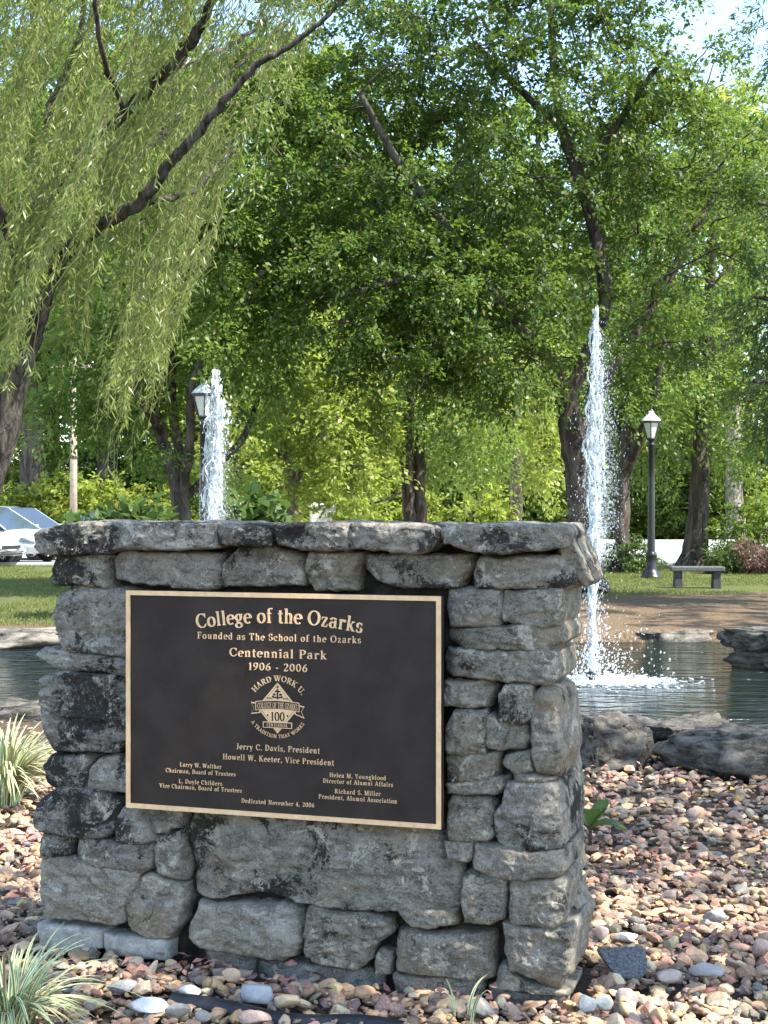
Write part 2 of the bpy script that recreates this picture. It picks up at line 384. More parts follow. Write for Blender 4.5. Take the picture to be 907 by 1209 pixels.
# ------------------------------------------------------------------ stone monument
TH = R(17.8); D = np.array([math.cos(TH), -math.sin(TH)]); NRM = np.array([-math.sin(TH), -math.cos(TH)])
W0 = np.array([0.555, 4.57])                          # foot of the front face at its right end
def wall_uv(px, py, off=0.0):
    """photo pixel -> (u, z) on the wall's front plane pushed off towards the viewer by off"""
    d = np.array([(px-PCX)/F, 1.0]); o = W0+NRM*off
    tt = (o@NRM)/(d@NRM); p = d*tt
    return (p-o)@D, EYE-(py-HZ)/F*tt
mon = thing('stone_monument', 'low weathered limestone block wall that carries the bronze plaque', 'stone wall', (W0[0], W0[1], 0), -TH)
# local axes of the monument: x along the wall to the right, -y towards the viewer, z up

def resample(poly, m):
    p = np.vstack([poly, poly[:1]]); seg = np.linalg.norm(np.diff(p, axis=0), axis=1); c = np.concatenate([[0], np.cumsum(seg)])
    tt = np.linspace(0, c[-1], m, endpoint=False)
    return np.stack([np.interp(tt, c, p[:, 0]), np.interp(tt, c, p[:, 1])], -1)
def chaikin(p, n=2, q=0.2):
    for _ in range(n):
        nx_ = np.roll(p, -1, 0); p = np.stack([p*(1-q)+nx_*q, p*q+nx_*(1-q)], 1).reshape(-1, 2)
    return p
def wall_stone(px, col, dark, depth=0.2, bulge=0.045, off=0.0, amp=0.012, seed=0, name='stone', mat=None, strata=1.0, rnd=2):
    if depth >= .28: px = [((655+(a-655)*.6) if a > 655 and b > 700 else a, b) for a, b in px]
    uv = np.array([wall_uv(a, b, off) for a, b in px])
    a2 = np.sum(uv[:, 0]*np.roll(uv[:, 1], -1)-uv[:, 1]*np.roll(uv[:, 0], -1))
    if a2 < 0: uv = uv[::-1]
    ctr0 = uv.mean(0)
    grow = 0.009; uv = ctr0+(uv-ctr0)*(1+2*grow/np.maximum(np.ptp(uv, 0), .03))
    size = math.sqrt(np.ptp(uv[:, 0])*np.ptp(uv[:, 1]))
    m = int(np.clip(size*620, 64, 190)); K = int(np.clip(size*95, 11, 34))
    o = resample(chaikin(uv, 1, .035), m)
    o3 = np.stack([o[:, 0], o[:, 1], np.full(m, seed*3.1)], -1)
    tang = np.roll(o, -1, 0)-np.roll(o, 1, 0); nn = norm(np.stack([tang[:, 1], -tang[:, 0]], -1))
    o = o+nn*(0.008*fbm(o3*16, seed, 3)+0.005*fbm(o3*50, seed+5, 3))[:, None]
    c = o.mean(0)
    # inset rings: an outline that is more square than round keeps its corners
    tt = np.linspace(0, 1, K+1)**1.35
    inr = min(np.ptp(o[:, 0]), np.ptp(o[:, 1]))/2
    verts = []
    for q in tt[:-1]:
        ring = c+(o-c)*(1-q)
        e = q*inr                                      # approximate distance from the edge
        h = bulge*(1-np.exp(-(e/0.0036)))-bulge
        verts.append(np.column_stack([ring[:, 0], np.full(m, -h), ring[:, 1]]))
    front = np.concatenate(verts); cen = np.array([[c[0], 0.0, c[1]]])
    A = np.concatenate([front, cen]); pc = A[:, [0, 2, 1]]*[1, 1, 0]+[seed*7.7, seed*1.3, 0]
    rj = np.random.default_rng(seed+5000)
    ridge = 1-2*np.abs(fbm(pc*7.5, seed+41, 3)); rid2 = 1-2*np.abs(fbm(pc*19, seed+43, 3))
    dsp = amp*1.3*fbm(pc*4.5, seed, 3)+amp*.55*ridge+amp*.45*rid2+amp*0.95*fbm(pc*30, seed+9, 3)+amp*0.6*fbm(pc*85, seed+3, 2)
    ly = fbm(pc*[2.2, 24, 1]+[0, 0, 4], seed+21, 3); dsp = dsp+strata*rj.uniform(.05, .7)*amp*np.clip(ly*2.6, -1, 1)
    fac = fbm(pc*3.4, seed+31, 3); dsp = dsp+amp*1.0*np.clip(np.round(fac*2.6), -1, 1)*0.7
    dsp = dsp+0.0
    ex, ez_ = np.ptp(o[:, 0])/2, np.ptp(o[:, 1])/2
    du, dv = A[:, 0]-c[0], A[:, 2]-c[1]
    fct = du*rj.normal(0, .05)+dv*rj.normal(0, .09)+.004
    for _ in range(7):                                 # chipped corners and broken facets
        a_ = rj.uniform(0, 6.28); ca, sa = math.cos(a_), math.sin(a_); reach = abs(ca)*ex+abs(sa)*ez_
        sl = rj.uniform(.1, .42); fct = np.minimum(fct, -sl*(du*ca+dv*sa-reach*rj.uniform(.4, .95)))
    dsp = dsp*.85+np.maximum(fct, -.045)+.004
    dsp = np.clip(dsp, -.055, .034)
    A[:, 1] -= dsp
    A[:, 1] -= off
    back = []
    y_end = bulge+depth-off
    for dd, sc in ((0.03, 1.0), (0.3, 1.0), (0.62, 0.99), (0.94, 0.97), (1.0, 0.9)):
        ring = c+(o-c)*sc
        bb = np.column_stack([ring[:, 0], A[:m, 1]+(y_end-A[:m, 1])*dd, ring[:, 1]])
        nz = fbm(np.column_stack([bb[:, 0]*9, bb[:, 1]*9, bb[:, 2]*9])+seed, seed+2, 3)
        bb[:, 0] += nn[:, 0]*nz*0.014*(dd > .1); bb[:, 2] += nn[:, 1]*nz*0.014*(dd > .1)
        back.append(bb)
    nb = len(back); bc = np.array([[c[0], bulge+depth-off, c[1]]])
    V = np.concatenate([A]+back+[bc]); nf = len(A)
    j = np.arange(m); k = (j+1) % m; faces = []
    for i in range(K-1): faces.append(np.stack([i*m+j, i*m+k, (i+1)*m+k, (i+1)*m+j], -1))
    st = [0]+[nf+i*m for i in range(nb)]
    for i in range(nb): faces.append(np.stack([st[i]+k, st[i]+j, st[i+1]+j, st[i+1]+k], -1))
    b = MB(); b.add(V, np.concatenate(faces))
    l0 = (K-1)*m; b.f[3].append(np.stack([l0+j, l0+k, np.full(m, K*m)], -1)); b.m[3].append(np.zeros(m))
    b.f[3].append(np.stack([st[-1]+k, st[-1]+j, np.full(m, len(V)-1)], -1)); b.m[3].append(np.zeros(m))
    ob = b.build(name, mat or M['stone'], mon, fix=False)
    ob.color = (*col, dark)
    return ob

DK = (0.25, 0.222, 0.18); MD = (0.37, 0.315, 0.23); LT = (0.53, 0.455, 0.335); OL = (0.375, 0.318, 0.205); TN = (0.46, 0.37, 0.245); BL = (0.455, 0.40, 0.315)
FULL = 0.34
CAPS = [
    ([(40,631),(50,625),(76,622),(100,618),(132,619),(137,625),(136,648),(118,652),(60,653),(44,651)], MD, .62),
    ([(138,622),(150,619),(255,621),(258,640),(252,645),(215,648),(150,648),(137,645)], MD, .55),
    ([(258,622),(285,621),(311,622),(316,632),(314,642),(285,642),(258,641)], MD, .72),
    ([(313,623),(352,621),(412,621),(415,632),(413,644),(406,649),(380,648),(355,648),(332,642),(318,636)], MD, .62),
    ([(414,622),(440,620),(500,622),(517,628),(519,636),(505,645),(494,651),(440,648),(416,646),(413,634)], MD, .5),
    ([(521,626),(540,621),(620,622),(658,624),(664,632),(660,647),(620,648),(600,651),(575,651),(540,645),(525,640)], MD, .45),
]
for i, (pl, c, d) in enumerate(CAPS):
    wall_stone(pl, c, d, FULL+0.09, 0.022, 0.06+0.012*(i % 3), 0.011, 100+i, 'capstone', strata=0.6)
wall_stone([(662,624),(672,630),(678,645),(694,684),(688,691),(678,684),(666,668),(661,650)], TN, .5, 0.28, 0.03, -0.06, 0.008, 120, 'capstone')
STONES = [
    # second course
    ([(66,656),(124,654),(126,660),(124,694),(90,690),(60,689),(60,683)], MD, .55, .30), ([(128,660),(140,653),(200,653),(258,655),(260,672),(257,690),(240,696),(160,687),(132,682)], MD, .35, .2),
    ([(261,666),(283,646),(323,645),(358,657),(360,680),(355,690),(261,691)], MD, .4, .2), ([(362,671),(366,653),(425,654),(423,667),(416,674),(417,695),(372,696),(363,687)], TN, .3, .2),
    ([(428,657),(490,655),(555,657),(559,668),(548,684),(540,692),(470,692),(440,684),(430,672)], MD, .4, .2), ([(557,676),(565,660),(615,658),(654,660),(672,672),(677,689),(666,694),(606,693),(559,694)], LT, .42, FULL),
    ([(82,691),(120,694),(119,699),(83,698)], TN, .2, .2),
    # left column
    ([(72,701),(90,696),(150,696),(168,700),(168,776),(150,775),(110,772),(75,768),(63,753),(61,722)], BL, .45, .36), ([(33,775),(43,768),(68,767),(97,773),(148,777),(168,779),(168,797),(147,796),(92,790),(63,790),(48,783)], BL, .5, .36),
    ([(48,803),(62,796),(90,797),(150,800),(168,802),(168,872),(147,877),(135,889),(100,887),(65,887),(58,878),(52,856),(46,830)], DK, .72, .36),
    ([(53,903),(59,892),(86,892),(107,896),(104,910),(101,926),(75,931),(63,929),(56,923)], DK, .72, .34), ([(106,906),(113,898),(133,893),(165,893),(165,936),(147,935),(124,935),(102,931)], BL, .5, .2),
    ([(39,966),(42,950),(59,935),(70,930),(104,932),(144,946),(139,968),(128,985),(113,990),(75,987),(50,982),(41,975)], DK, .72, .36), ([(47,1003),(49,985),(68,986),(87,990),(86,1008),(72,1014),(50,1012)], DK, .6, .3),
    ([(135,984),(139,962),(148,950),(166,954),(175,977),(180,992),(159,998),(137,993)], BL, .5, .18), ([(166,963),(169,955),(213,958),(215,977),(175,983)], DK, .4, .18),
    ([(86,1004),(89,991),(119,992),(137,996),(180,997),(184,1013),(175,1026),(164,1031),(137,1026),(97,1020),(87,1013)], DK, .55, .2), ([(182,986),(213,983),(216,1008),(217,1035),(215,1041),(195,1037),(185,1031)], MD, .5, .18),
    ([(45,1020),(59,1014),(86,1016),(119,1025),(162,1030),(158,1044),(150,1060),(146,1071),(142,1089),(128,1093),(86,1087),(49,1084),(43,1060)], LT, .2, .36), ([(153,1060),(164,1036),(177,1034),(195,1040),(216,1046),(216,1066),(213,1089),(196,1108),(173,1107),(155,1095),(150,1082)], LT, .25, .2),
    # under the plaque
    ([(213,982),(218,971),(229,960),(289,958),(400,964),(513,978),(527,1000),(540,1020),(546,1062),(540,1073),(522,1078),(469,1076),(424,1076),(394,1075),(345,1065),(311,1056),(265,1058),(253,1063),(229,1061),(224,1051),(224,1029),(218,1007)], MD, .5, .22),
    ([(234,1066),(262,1071),(342,1071),(353,1078),(357,1111),(349,1127),(333,1132),(289,1127),(233,1118),(220,1107),(223,1092)], LT, .08, .2), ([(360,1085),(366,1073),(391,1079),(424,1082),(456,1089),(458,1105),(436,1118),(436,1133),(418,1148),(398,1144),(373,1140),(359,1131)], OL, .3, .2),
    ([(468,1078),(535,1080),(535,1093),(502,1098),(485,1094)], LT, .2, .18), ([(469,1101),(513,1105),(578,1106),(579,1157),(569,1161),(525,1155),(491,1151),(467,1147),(466,1129)], OL, .3, .2), ([(447,1127),(460,1127),(459,1150),(443,1151)], LT, .2, .15),
    # right column
    ([(527,698),(591,698),(592,727),(585,739),(531,739),(528,722)], BL, .2, .2), ([(595,700),(661,697),(663,725),(656,737),(643,742),(594,733),(593,715)], OL, .3, FULL),
    ([(523,748),(531,744),(612,740),(661,742),(667,748),(664,758),(643,767),(589,766),(545,765),(527,756)], OL, .42, FULL-.03), ([(523,775),(528,769),(634,770),(652,774),(655,800),(643,809),(589,803),(529,797),(524,791)], OL, .4, FULL+.02),
    ([(525,806),(578,805),(584,814),(576,834),(560,835),(525,832),(522,821)], TN, .15, .2), ([(527,856),(536,841),(571,840),(574,845),(569,890),(526,890)], OL, .4, .2), ([(528,893),(587,890),(589,903),(586,915),(576,925),(528,924)], OL, .4, .2), ([(527,927),(598,921),(596,930),(585,937),(527,936)], OL, .35, .18),
    ([(588,820),(598,810),(625,811),(630,830),(627,850),(610,855),(590,850)], MD, .55, .2), ([(574,852),(577,845),(591,851),(620,856),(626,870),(620,883),(589,886),(576,882)], OL, .35, .2), ([(598,894),(628,888),(628,910),(607,913),(596,900)], OL, .4, .2),
    ([(629,823),(640,814),(654,820),(661,847),(665,892),(658,917),(634,914),(629,888),(628,858)], TN, .4, FULL), ([(605,917),(629,915),(653,919),(650,924),(606,922)], OL, .3, .2),
    ([(600,925),(609,922),(646,923),(656,928),(664,940),(669,962),(669,997),(649,1004),(609,1005),(594,1000),(584,984),(584,962),(592,952),(596,937)], BL, .5, FULL-.02), ([(529,949),(535,940),(574,941),(581,950),(581,987),(574,994),(532,992),(529,969)], OL, .4, .2), ([(525,995),(557,997),(557,1012),(552,1017),(530,1014)], MD, .3, .16),
    ([(558,1000),(589,1001),(614,1007),(672,1007),(673,1029),(659,1036),(622,1039),(572,1034),(557,1027)], MD, .5, FULL), ([(547,1037),(552,1032),(592,1039),(596,1049),(594,1084),(577,1092),(547,1091),(546,1061)], MD, .35, .2), ([(602,1042),(664,1041),(673,1049),(669,1089),(656,1096),(604,1089),(600,1074)], MD, .5, FULL-.03),
    ([(593,1093),(604,1092),(622,1097),(685,1097),(688,1138),(683,1151),(670,1153),(664,1168),(644,1167),(619,1152),(602,1148),(597,1123)], MD, .32, FULL-.04),
    ([(584,1158),(588,1146),(597,1145),(619,1159),(669,1171),(669,1177),(620,1170),(584,1167)], OL, .3, .22),
]
for i, (pl, c, d, dp) in enumerate(STONES):
    rs = np.random.default_rng(500+i)
    jit = rs.uniform(.88, 1.12); cc = tuple(x*jit for x in c)
    wall_stone(pl, cc, d, dp, 0.05, rs.uniform(-0.012, 0.022), rs.uniform(0.009, 0.015), 200+i, rnd=2 if rs.random() < .6 else 1)
# stones of the end face, further back
for i, (pl, off) in enumerate((([(660,1093),(664,1061),(677,1054),(686,1089),(680,1113),(666,1110)], -0.20), ([(656,905),(668,897),(675,930),(672,958),(660,950)], -.26), ([(656,1012),(670,1004),(676,1035),(668,1052),(658,1046)], -.24))):
    wall_stone(pl, TN, .25, 0.2, 0.04, off, 0.012, 300+i)
FEET = [
    ([(46,1093),(119,1101),(118,1120),(86,1126),(47,1120)], 1), ([(122,1104),(196,1114),(196,1134),(124,1126)], 1),
    ([(236,1118),(297,1133),(296,1150),(250,1146)], 0), ([(298,1136),(380,1142),(433,1149),(447,1155),(446,1172),(300,1156)], 0), ([(466,1152),(567,1160),(564,1184),(470,1180)], 0), ([(577,1168),(669,1178),(667,1194),(579,1184)], 0)]
for i, (pl, lite) in enumerate(FEET):
    if lite: wall_stone(pl, (.3, .3, .3), 0, .36, .02, 0.0, 0.003, 330+i, 'footing_block', M['block'], rnd=1)
    else: wall_stone(pl, (.19, .2, .175), .3, .3, .03, -.012, 0.007, 330+i, 'footing_block', rnd=1)
# mortar core
ul = wall_uv(70, 1000)[0]; ur = wall_uv(640, 1000)[0]; ztop = wall_uv(400, 640)[1]
core = MB(); n1, n2 = 90, 70
uu = np.linspace(ul, ur, n1); zz = np.linspace(-0.1, ztop, n2); U, ZZ = np.meshgrid(uu, zz)
dsp = 0.088+0.034*fbm(np.stack([U*16, ZZ*16, U*0], -1), 77, 4)
i0 = (np.arange(n2-1)[:, None]*n1+np.arange(n1-1)[None]).ravel()
core.add(np.stack([U, dsp, ZZ], -1).reshape(-1, 3), np.stack([i0, i0+1, i0+n1+1, i0+n1], -1))
core.box((ul+.002, 0.13, -.1), (ur-.002, 0.40, ztop-.002))
core.build('mortar_core', M['mortar'], mon)

# ------------------------------------------------------------------ serif lettering drawn as pen strokes
def arc(cx, cy, rx, ry, a0, a1, n=14):
    a = np.radians(np.linspace(a0, a1, n)); return [(cx+rx*math.cos(q), cy+ry*math.sin(q)) for q in a]
TK, TN_ = 0.165, 0.065
def V(x, y0=0, y1=1, s='bt', k=TK, sw=.15):
    out = [([(x, y0), (x, y1)], k)]
    if 'b' in s: out.append(([(x-sw, y0+.03), (x+sw, y0+.03)], .06))
    if 't' in s: out.append(([(x-sw, y1-.03), (x+sw, y1-.03)], .06))
    if 'l' in s: out.append(([(x-sw, y1-.05), (x, y1-.03)], .07))
    return out
def H(x0, x1, y, k=TN_): return [([(x0, y), (x1, y)], k)]
def L(x0, y0, x1, y1, k): return [([(x0, y0), (x1, y1)], k)]
def A(*a, **kw): return [(arc(*a, **kw), None)]
def S(x, y, sw=.14): return [([(x-sw, y), (x+sw, y)], .06)]
X_ = .68
GL = {
 ' ': (.34, []), '.': (.26, A(.13, .07, .045, .045, 0, 360)+A(.13, .07, .02, .02, 0, 360)), ',': (.26, A(.13, .08, .04, .04, 0, 360)+L(.16, .07, .08, -.14, .07)), '-': (.4, H(.06, .34, .36, .1)),
 "'": (.2, L(.1, .95, .1, .75, .1)),
 'A': (.86, L(.42, .98, .12, .03, .07)+L(.42, 1., .73, .03, TK)+H(.22, .6, .34)+S(.11, .03)+S(.74, .03, .15)),
 'B': (.78, V(.2)+A(.36, .75, .27, .22, -90, 90)+A(.38, .27, .32, .25, -90, 90)+H(.2, .38, .97)+H(.2, .38, .53)+H(.2, .38, .03)),
 'C': (.82, A(.46, .5, .36, .47, 42, 318, n=20)+L(.74, .98, .74, .68, .06)+L(.72, .2, .76, .26, .05)),
 'D': (.88, V(.2)+A(.36, .5, .42, .47, -90, 90, n=18)+H(.2, .36, .97)+H(.2, .36, .03)),
 'E': (.74, V(.2)+H(.2, .64, .97)+H(.2, .5, .52)+H(.2, .66, .03)+L(.64, .97, .64, .78, .06)+L(.67, .03, .67, .24, .06)+L(.5, .42, .5, .62, .05)),
 'F': (.7, V(.2)+H(.2, .62, .97)+H(.2, .48, .52)+L(.62, .97, .62, .76, .06)+L(.48, .42, .48, .62, .05)),
 'G': (.9, A(.46, .5, .36, .47, 45, 300, n=20)+L(.74, .98, .74, .7, .06)+V(.7, .05, .42, 't', .15, .14)+L(.5, .03, .7, .1, .07)),
 'H': (.94, V(.2)+V(.74)+H(.2, .74, .51)), 'I': (.42, V(.21)), 'J': (.52, V(.32, .2, 1, 't')+A(.2, .2, .12, .2, 0, -140)),
 'K': (.88, V(.2)+L(.26, .45, .68, .96, .07)+L(.36, .58, .72, .03, TK)+S(.7, .97, .13)+S(.75, .03, .13)),
 'L': (.72, V(.2)+H(.2, .64, .03)+L(.65, .03, .65, .26, .06)), 'M': (1.1, V(.18, k=.08)+V(.9)+L(.2, .98, .53, .05, TK)+L(.53, .05, .86, .98, .07)),
 'N': (.92, V(.18, k=.08)+L(.16, .97, .74, .03, TK)+V(.74, 0, 1, 't', .08)), 'O': (.92, A(.46, .5, .37, .47, 0, 360, n=26)), 'P': (.74, V(.2)+A(.36, .72, .28, .25, -90, 90)+H(.2, .38, .97)+H(.2, .38, .47)),
 'R': (.84, V(.2)+A(.36, .74, .27, .23, -90, 90)+H(.2, .38, .97)+H(.2, .4, .51)+L(.4, .5, .72, .03, TK)+S(.75, .03, .11)),
 'S': (.66, A(.33, .74, .22, .23, 35, 255)+A(.33, .26, .24, .24, 75, -145)+L(.52, .95, .52, .72, .06)+L(.12, .05, .12, .3, .06)), 'T': (.8, V(.4, s='b')+H(.08, .72, .97)+L(.08, .97, .08, .74, .06)+L(.72, .97, .72, .74, .06)),
 'U': (.9, V(.2, .3, 1, 't')+V(.72, .3, 1, 't', .08)+A(.46, .3, .26, .27, 180, 360)), 'V': (.86, L(.14, .97, .45, .02, TK)+L(.45, .02, .72, .97, .07)+S(.13, .97)+S(.73, .97, .12)),
 'W': (1.2, L(.12, .97, .36, .02, TK)+L(.36, .02, .6, .9, .07)+L(.58, .97, .84, .02, TK)+L(.84, .02, 1.06, .97, .07)+S(.12, .97)+S(.58, .97, .13)+S(1.07, .97, .12)),
 'Y': (.84, L(.13, .97, .42, .48, TK)+L(.42, .48, .7, .97, .07)+V(.42, 0, .5, 'b')+S(.13, .97)+S(.71, .97, .12)), 'Z': (.74, H(.1, .64, .97)+H(.1, .66, .03)+L(.6, .95, .14, .05, TK)+L(.1, .97, .1, .76, .06)+L(.66, .03, .66, .26, .06)),
 'a': (.62, A(.3, .5, .18, .165, 20, 170)+V(.45, .06, .5, '', .14)+A(.28, .2, .19, .19, 60, 300)+L(.45, .06, .58, .05, .07)+H(.28, .44, .36)),
 'b': (.68, V(.17, .05, 1, 'l', .14)+A(.35, .33, .24, .32, -150, 150, n=18)), 'c': (.56, A(.32, .33, .24, .32, 50, 310, n=16)+A(.46, .52, .04, .05, 0, 360)),
 'd': (.7, V(.49, .05, 1, 'l', .14)+A(.32, .33, .24, .32, 30, 330, n=18)+H(.49, .62, .04)), 'e': (.58, A(.31, .33, .23, .32, 5, 310, n=18)+H(.12, .52, .37)),
 'f': (.42, V(.2, 0, .8, 'b', .14)+A(.36, .8, .16, .18, 180, 50)+H(.06, .38, .64)), 'g': (.62, A(.28, .44, .18, .21, 0, 360, n=18)+A(.28, -.1, .22, .15, 0, 360, n=18)+L(.2, .25, .14, .12, .07)+L(.14, .12, .42, .04, .12)+L(.42, .58, .56, .64, .08)),
 'h': (.7, V(.18, 0, 1, 'bl', .14, .13)+A(.35, .42, .17, .24, 0, 150)+V(.52, 0, .44, 'b', .14, .13)), 'i': (.36, V(.18, 0, .66, 'bl', .14, .13)+A(.17, .88, .05, .05, 0, 360)+A(.17, .88, .02, .02, 0, 360)),
 'k': (.68, V(.18, 0, 1, 'bl', .14, .13)+L(.22, .28, .5, .62, .07)+L(.3, .4, .54, .03, .14)+S(.5, .63, .11)+S(.56, .03, .11)), 'l': (.36, V(.18, 0, 1, 'bl', .14, .13)),
 'm': (1.02, V(.18, 0, .66, 'bl', .14, .12)+A(.34, .42, .16, .24, 0, 150)+V(.5, 0, .44, 'b', .14, .11)+A(.67, .42, .16, .24, 0, 150)+V(.83, 0, .44, 'b', .14, .12)),
 'n': (.7, V(.18, 0, .66, 'bl', .14, .13)+A(.35, .42, .17, .24, 0, 150)+V(.52, 0, .44, 'b', .14, .13)), 'o': (.64, A(.32, .33, .24, .32, 0, 360, n=22)),
 'p': (.68, V(.18, -.28, .66, 'bl', .14, .13)+A(.36, .33, .24, .32, -150, 150, n=18)), 'r': (.52, V(.18, 0, .66, 'bl', .14, .13)+A(.36, .45, .17, .2, 60, 160)+A(.44, .58, .04, .04, 0, 360)),
 's': (.5, A(.25, .48, .15, .16, 40, 250)+A(.25, .18, .17, .16, 70, -145)+L(.4, .63, .4, .48, .05)+L(.08, .03, .08, .2, .05)), 't': (.42, V(.19, .12, .86, '', .14)+H(.04, .38, .64)+A(.3, .13, .11, .12, 180, 310)),
 'u': (.7, V(.17, .2, .66, 'l', .14, .12)+A(.34, .22, .17, .2, 180, 330)+V(.52, .03, .66, 'l', .14, .12)+H(.52, .64, .03)), 'v': (.62, L(.1, .64, .32, .02, .14)+L(.32, .02, .52, .64, .06)+S(.1, .64, .11)+S(.53, .64, .1)),
 'w': (.92, L(.1, .64, .28, .02, .14)+L(.28, .02, .45, .6, .06)+L(.44, .64, .63, .02, .14)+L(.63, .02, .8, .64, .06)+S(.1, .64, .11)+S(.44, .64, .1)+S(.82, .64, .1)),
 'y': (.62, L(.1, .64, .33, .06, .14)+L(.52, .64, .26, -.2, .06)+A(.2, -.2, .07, .06, 0, -180)+S(.1, .64, .11)+S(.53, .64, .1)), 'z': (.56, H(.08, .46, .63)+H(.08, .48, .03)+L(.42, .61, .12, .05, .13)+L(.08, .63, .08, .48, .05)+L(.48, .03, .48, .2, .05)),
 '0': (.68, A(.34, .5, .25, .47, 0, 360, n=24)), '1': (.5, V(.26, 0, .98, 'b')+L(.08, .84, .26, .95, .08)), '2': (.66, A(.32, .72, .22, .25, 160, -35)+L(.5, .57, .1, .07, .09)+H(.08, .58, .06, .13)+L(.58, .06, .6, .26, .06)),
 '4': (.68, V(.44, 0, .98, 'b')+L(.42, .98, .06, .32, .07)+H(.06, .62, .3, .09)), '6': (.66, A(.33, .3, .23, .28, 0, 360, n=20)+[([(.54, .96), (.36, .86), (.18, .62), (.1, .32)], None)]), '9': (.66, A(.33, .69, .23, .28, 0, 360, n=20)+[([(.12, .03), (.32, .13), (.48, .36), (.56, .68)], None)]),
}
def stroke_strip(pts, k, bold):
    p = np.array(pts, float)
    seg = np.gradient(p, axis=0); ln = np.maximum(np.linalg.norm(seg, axis=1), 1e-6); tg = seg/ln[:, None]
    nn = np.stack([-tg[:, 1], tg[:, 0]], -1)
    wd = np.full(len(p), k*bold) if k else (TN_*0.9+(TK-TN_*0.9)*np.abs(tg[:, 1])**1.5)*bold
    if k and len(p) == 2 and k < .12: wd = np.full(len(p), max(k, k*bold))
    return p+nn*wd[:, None]/2, p-nn*wd[:, None]/2
def text_width(s, track): return sum(GL[c][0]+track for c in s)-track
def emit_text(mb, s, place, height, track, bold=1.0, z0=0.0, zt=0.0025):
    """place(x, y) maps text units (cap height 1) to the plaque's (u, z)"""
    x = 0.0; q = 0
    for ch in s:
        adv, strokes = GL[ch]
        for pts, k in strokes:
            a, b = stroke_strip(pts, k, bold); q += 1
            n = len(a); A2 = np.array([place(x+u, v, ) for u, v in a]); B2 = np.array([place(x+u, v) for u, v in b])
            zz_ = zt+0.00004*(q % 9)
            def col3(P2, w): return np.column_stack([P2[:, 0], np.full(n, -w), P2[:, 1]])
            vv = np.concatenate([col3(A2, zz_), col3(B2, zz_), col3(A2, z0), col3(B2, z0)])
            i = np.arange(n-1)
            f = np.concatenate([np.stack([i, i+1, n+i+1, n+i], -1), np.stack([2*n+i, 2*n+i+1, i+1, i], -1), np.stack([n+i, n+i+1, 3*n+i+1, 3*n+i], -1)])
            f = np.concatenate([f, [[0, n, 3*n, 2*n], [n-1, 3*n-1, 4*n-1, 2*n-1]]])
            mb.add(vv, f)
        x += adv+track

# ------------------------------------------------------------------ bronze plaque
POFF = 0.072                                           # its face stands proud of the stones
plq = thing('bronze_plaque', 'dark bronze plaque with raised tan lettering and rim on the stone wall', 'plaque', (W0[0]+NRM[0]*POFF, W0[1]+NRM[1]*POFF, 0), -TH)
def pz(px, py): return np.array(wall_uv(px, py, POFF))
c_tl, c_tr, c_bl, c_br = pz(150, 697), pz(521, 704), pz(149, 953), pz(521, 979)
u0, u1 = (c_tl[0]+c_bl[0])/2, (c_tr[0]+c_br[0])/2
zt0, zt1 = (c_tl[1]+c_tr[1])/2, (c_bl[1]+c_br[1])/2
b = MB(); b.box((u0, 0.0, zt1), (u1, 0.035, zt0)); bevel(b.build('back_panel', M['bronze'], plq, smooth=False), 0.002)
bw = 0.0155
b = MB()
for lo, hi in (((u0, zt0-bw), (u1, zt0)), ((u0, zt1), (u1, zt1+bw)), ((u0, zt1+bw), (u0+bw, zt0-bw)), ((u1-bw, zt1+bw), (u1, zt0-bw))):
    b.box((lo[0], -0.005, lo[1]), (hi[0], 0.0005, hi[1]))
b.build('rim', M['polish'], plq, smooth=False)
def z1(u, v): return (140+u/2.3256, 690+v/2.3256)
def line(s, a, bb, cap, bold=1.0, arch=0.0, track=0.06):
    pa = pz(*z1(*a)); pb = pz(*z1(*bb)); zm = (pa[1]+pb[1])/2
    # a plaque's lines are level; letters fill the measured width
    h = cap/2.3256/F*np.linalg.norm([W0[0], W0[1]+.12]); wdt = text_width(s, track); sx = (pb[0]-pa[0])/wdt
    if arch:
        c = wdt*sx; Rr = (c*c/4+arch*arch)/(2*arch)
        def place(x, y):
            th = (x*sx-c/2)/Rr; rr = Rr+y*h
            return (pa[0]+c/2+rr*math.sin(th), zm+rr*math.cos(th)-Rr+arch*0.0)
    else:
        def place(x, y): return (pa[0]+x*sx, zm+y*h)
    m_ = MB(); emit_text(m_, s, place, h, track, bold); return m_.build('lettering', M['polish'], plq, smooth=False)
line('College of the Ozarks', (215, 99), (670, 113), 41, 1.1, 0.027, 0.045)
line('Founded as The School of the Ozarks', (217, 149), (666, 161), 19, .95, 0, .16)
line('Centennial Park', (305, 196), (572, 207), 24, 1.0, 0, .12)
line('1906 - 2006', (357, 234), (519, 241), 21, 1.0, 0, .16)
line('Jerry C. Davis, President', (324, 453), (553, 463), 16, .9, 0, .15)
line('Howell W. Keeter, Vice President', (287, 481), (592, 496), 16, .9, 0, .15)
line('Larry W. Walther', (169, 500), (283, 506), 12, .85, 0, .15)
line('Chairman, Board of Trustees', (130, 515), (322, 527), 12, .85, 0, .15)
line('L. Doyle Childers', (166, 546), (285, 552), 12, .85, 0, .15)
line('Vice Chairman, Board of Trustees', (113, 557), (339, 572), 12, .85, 0, .15)
line('Helen M. Youngblood', (580, 529), (735, 537), 12, .85, 0, .15)
line('Director of Alumni Affairs', (562, 544), (754, 556), 12, .85, 0, .15)
line('Richard S. Miller', (594, 573), (720, 581), 12, .85, 0, .15)
line('President, Alumni Association', (550, 587), (765, 602), 12, .85, 0, .15)
line('Dedicated November 4, 2006', (338, 599), (538, 612), 12, .85, 0, .15)
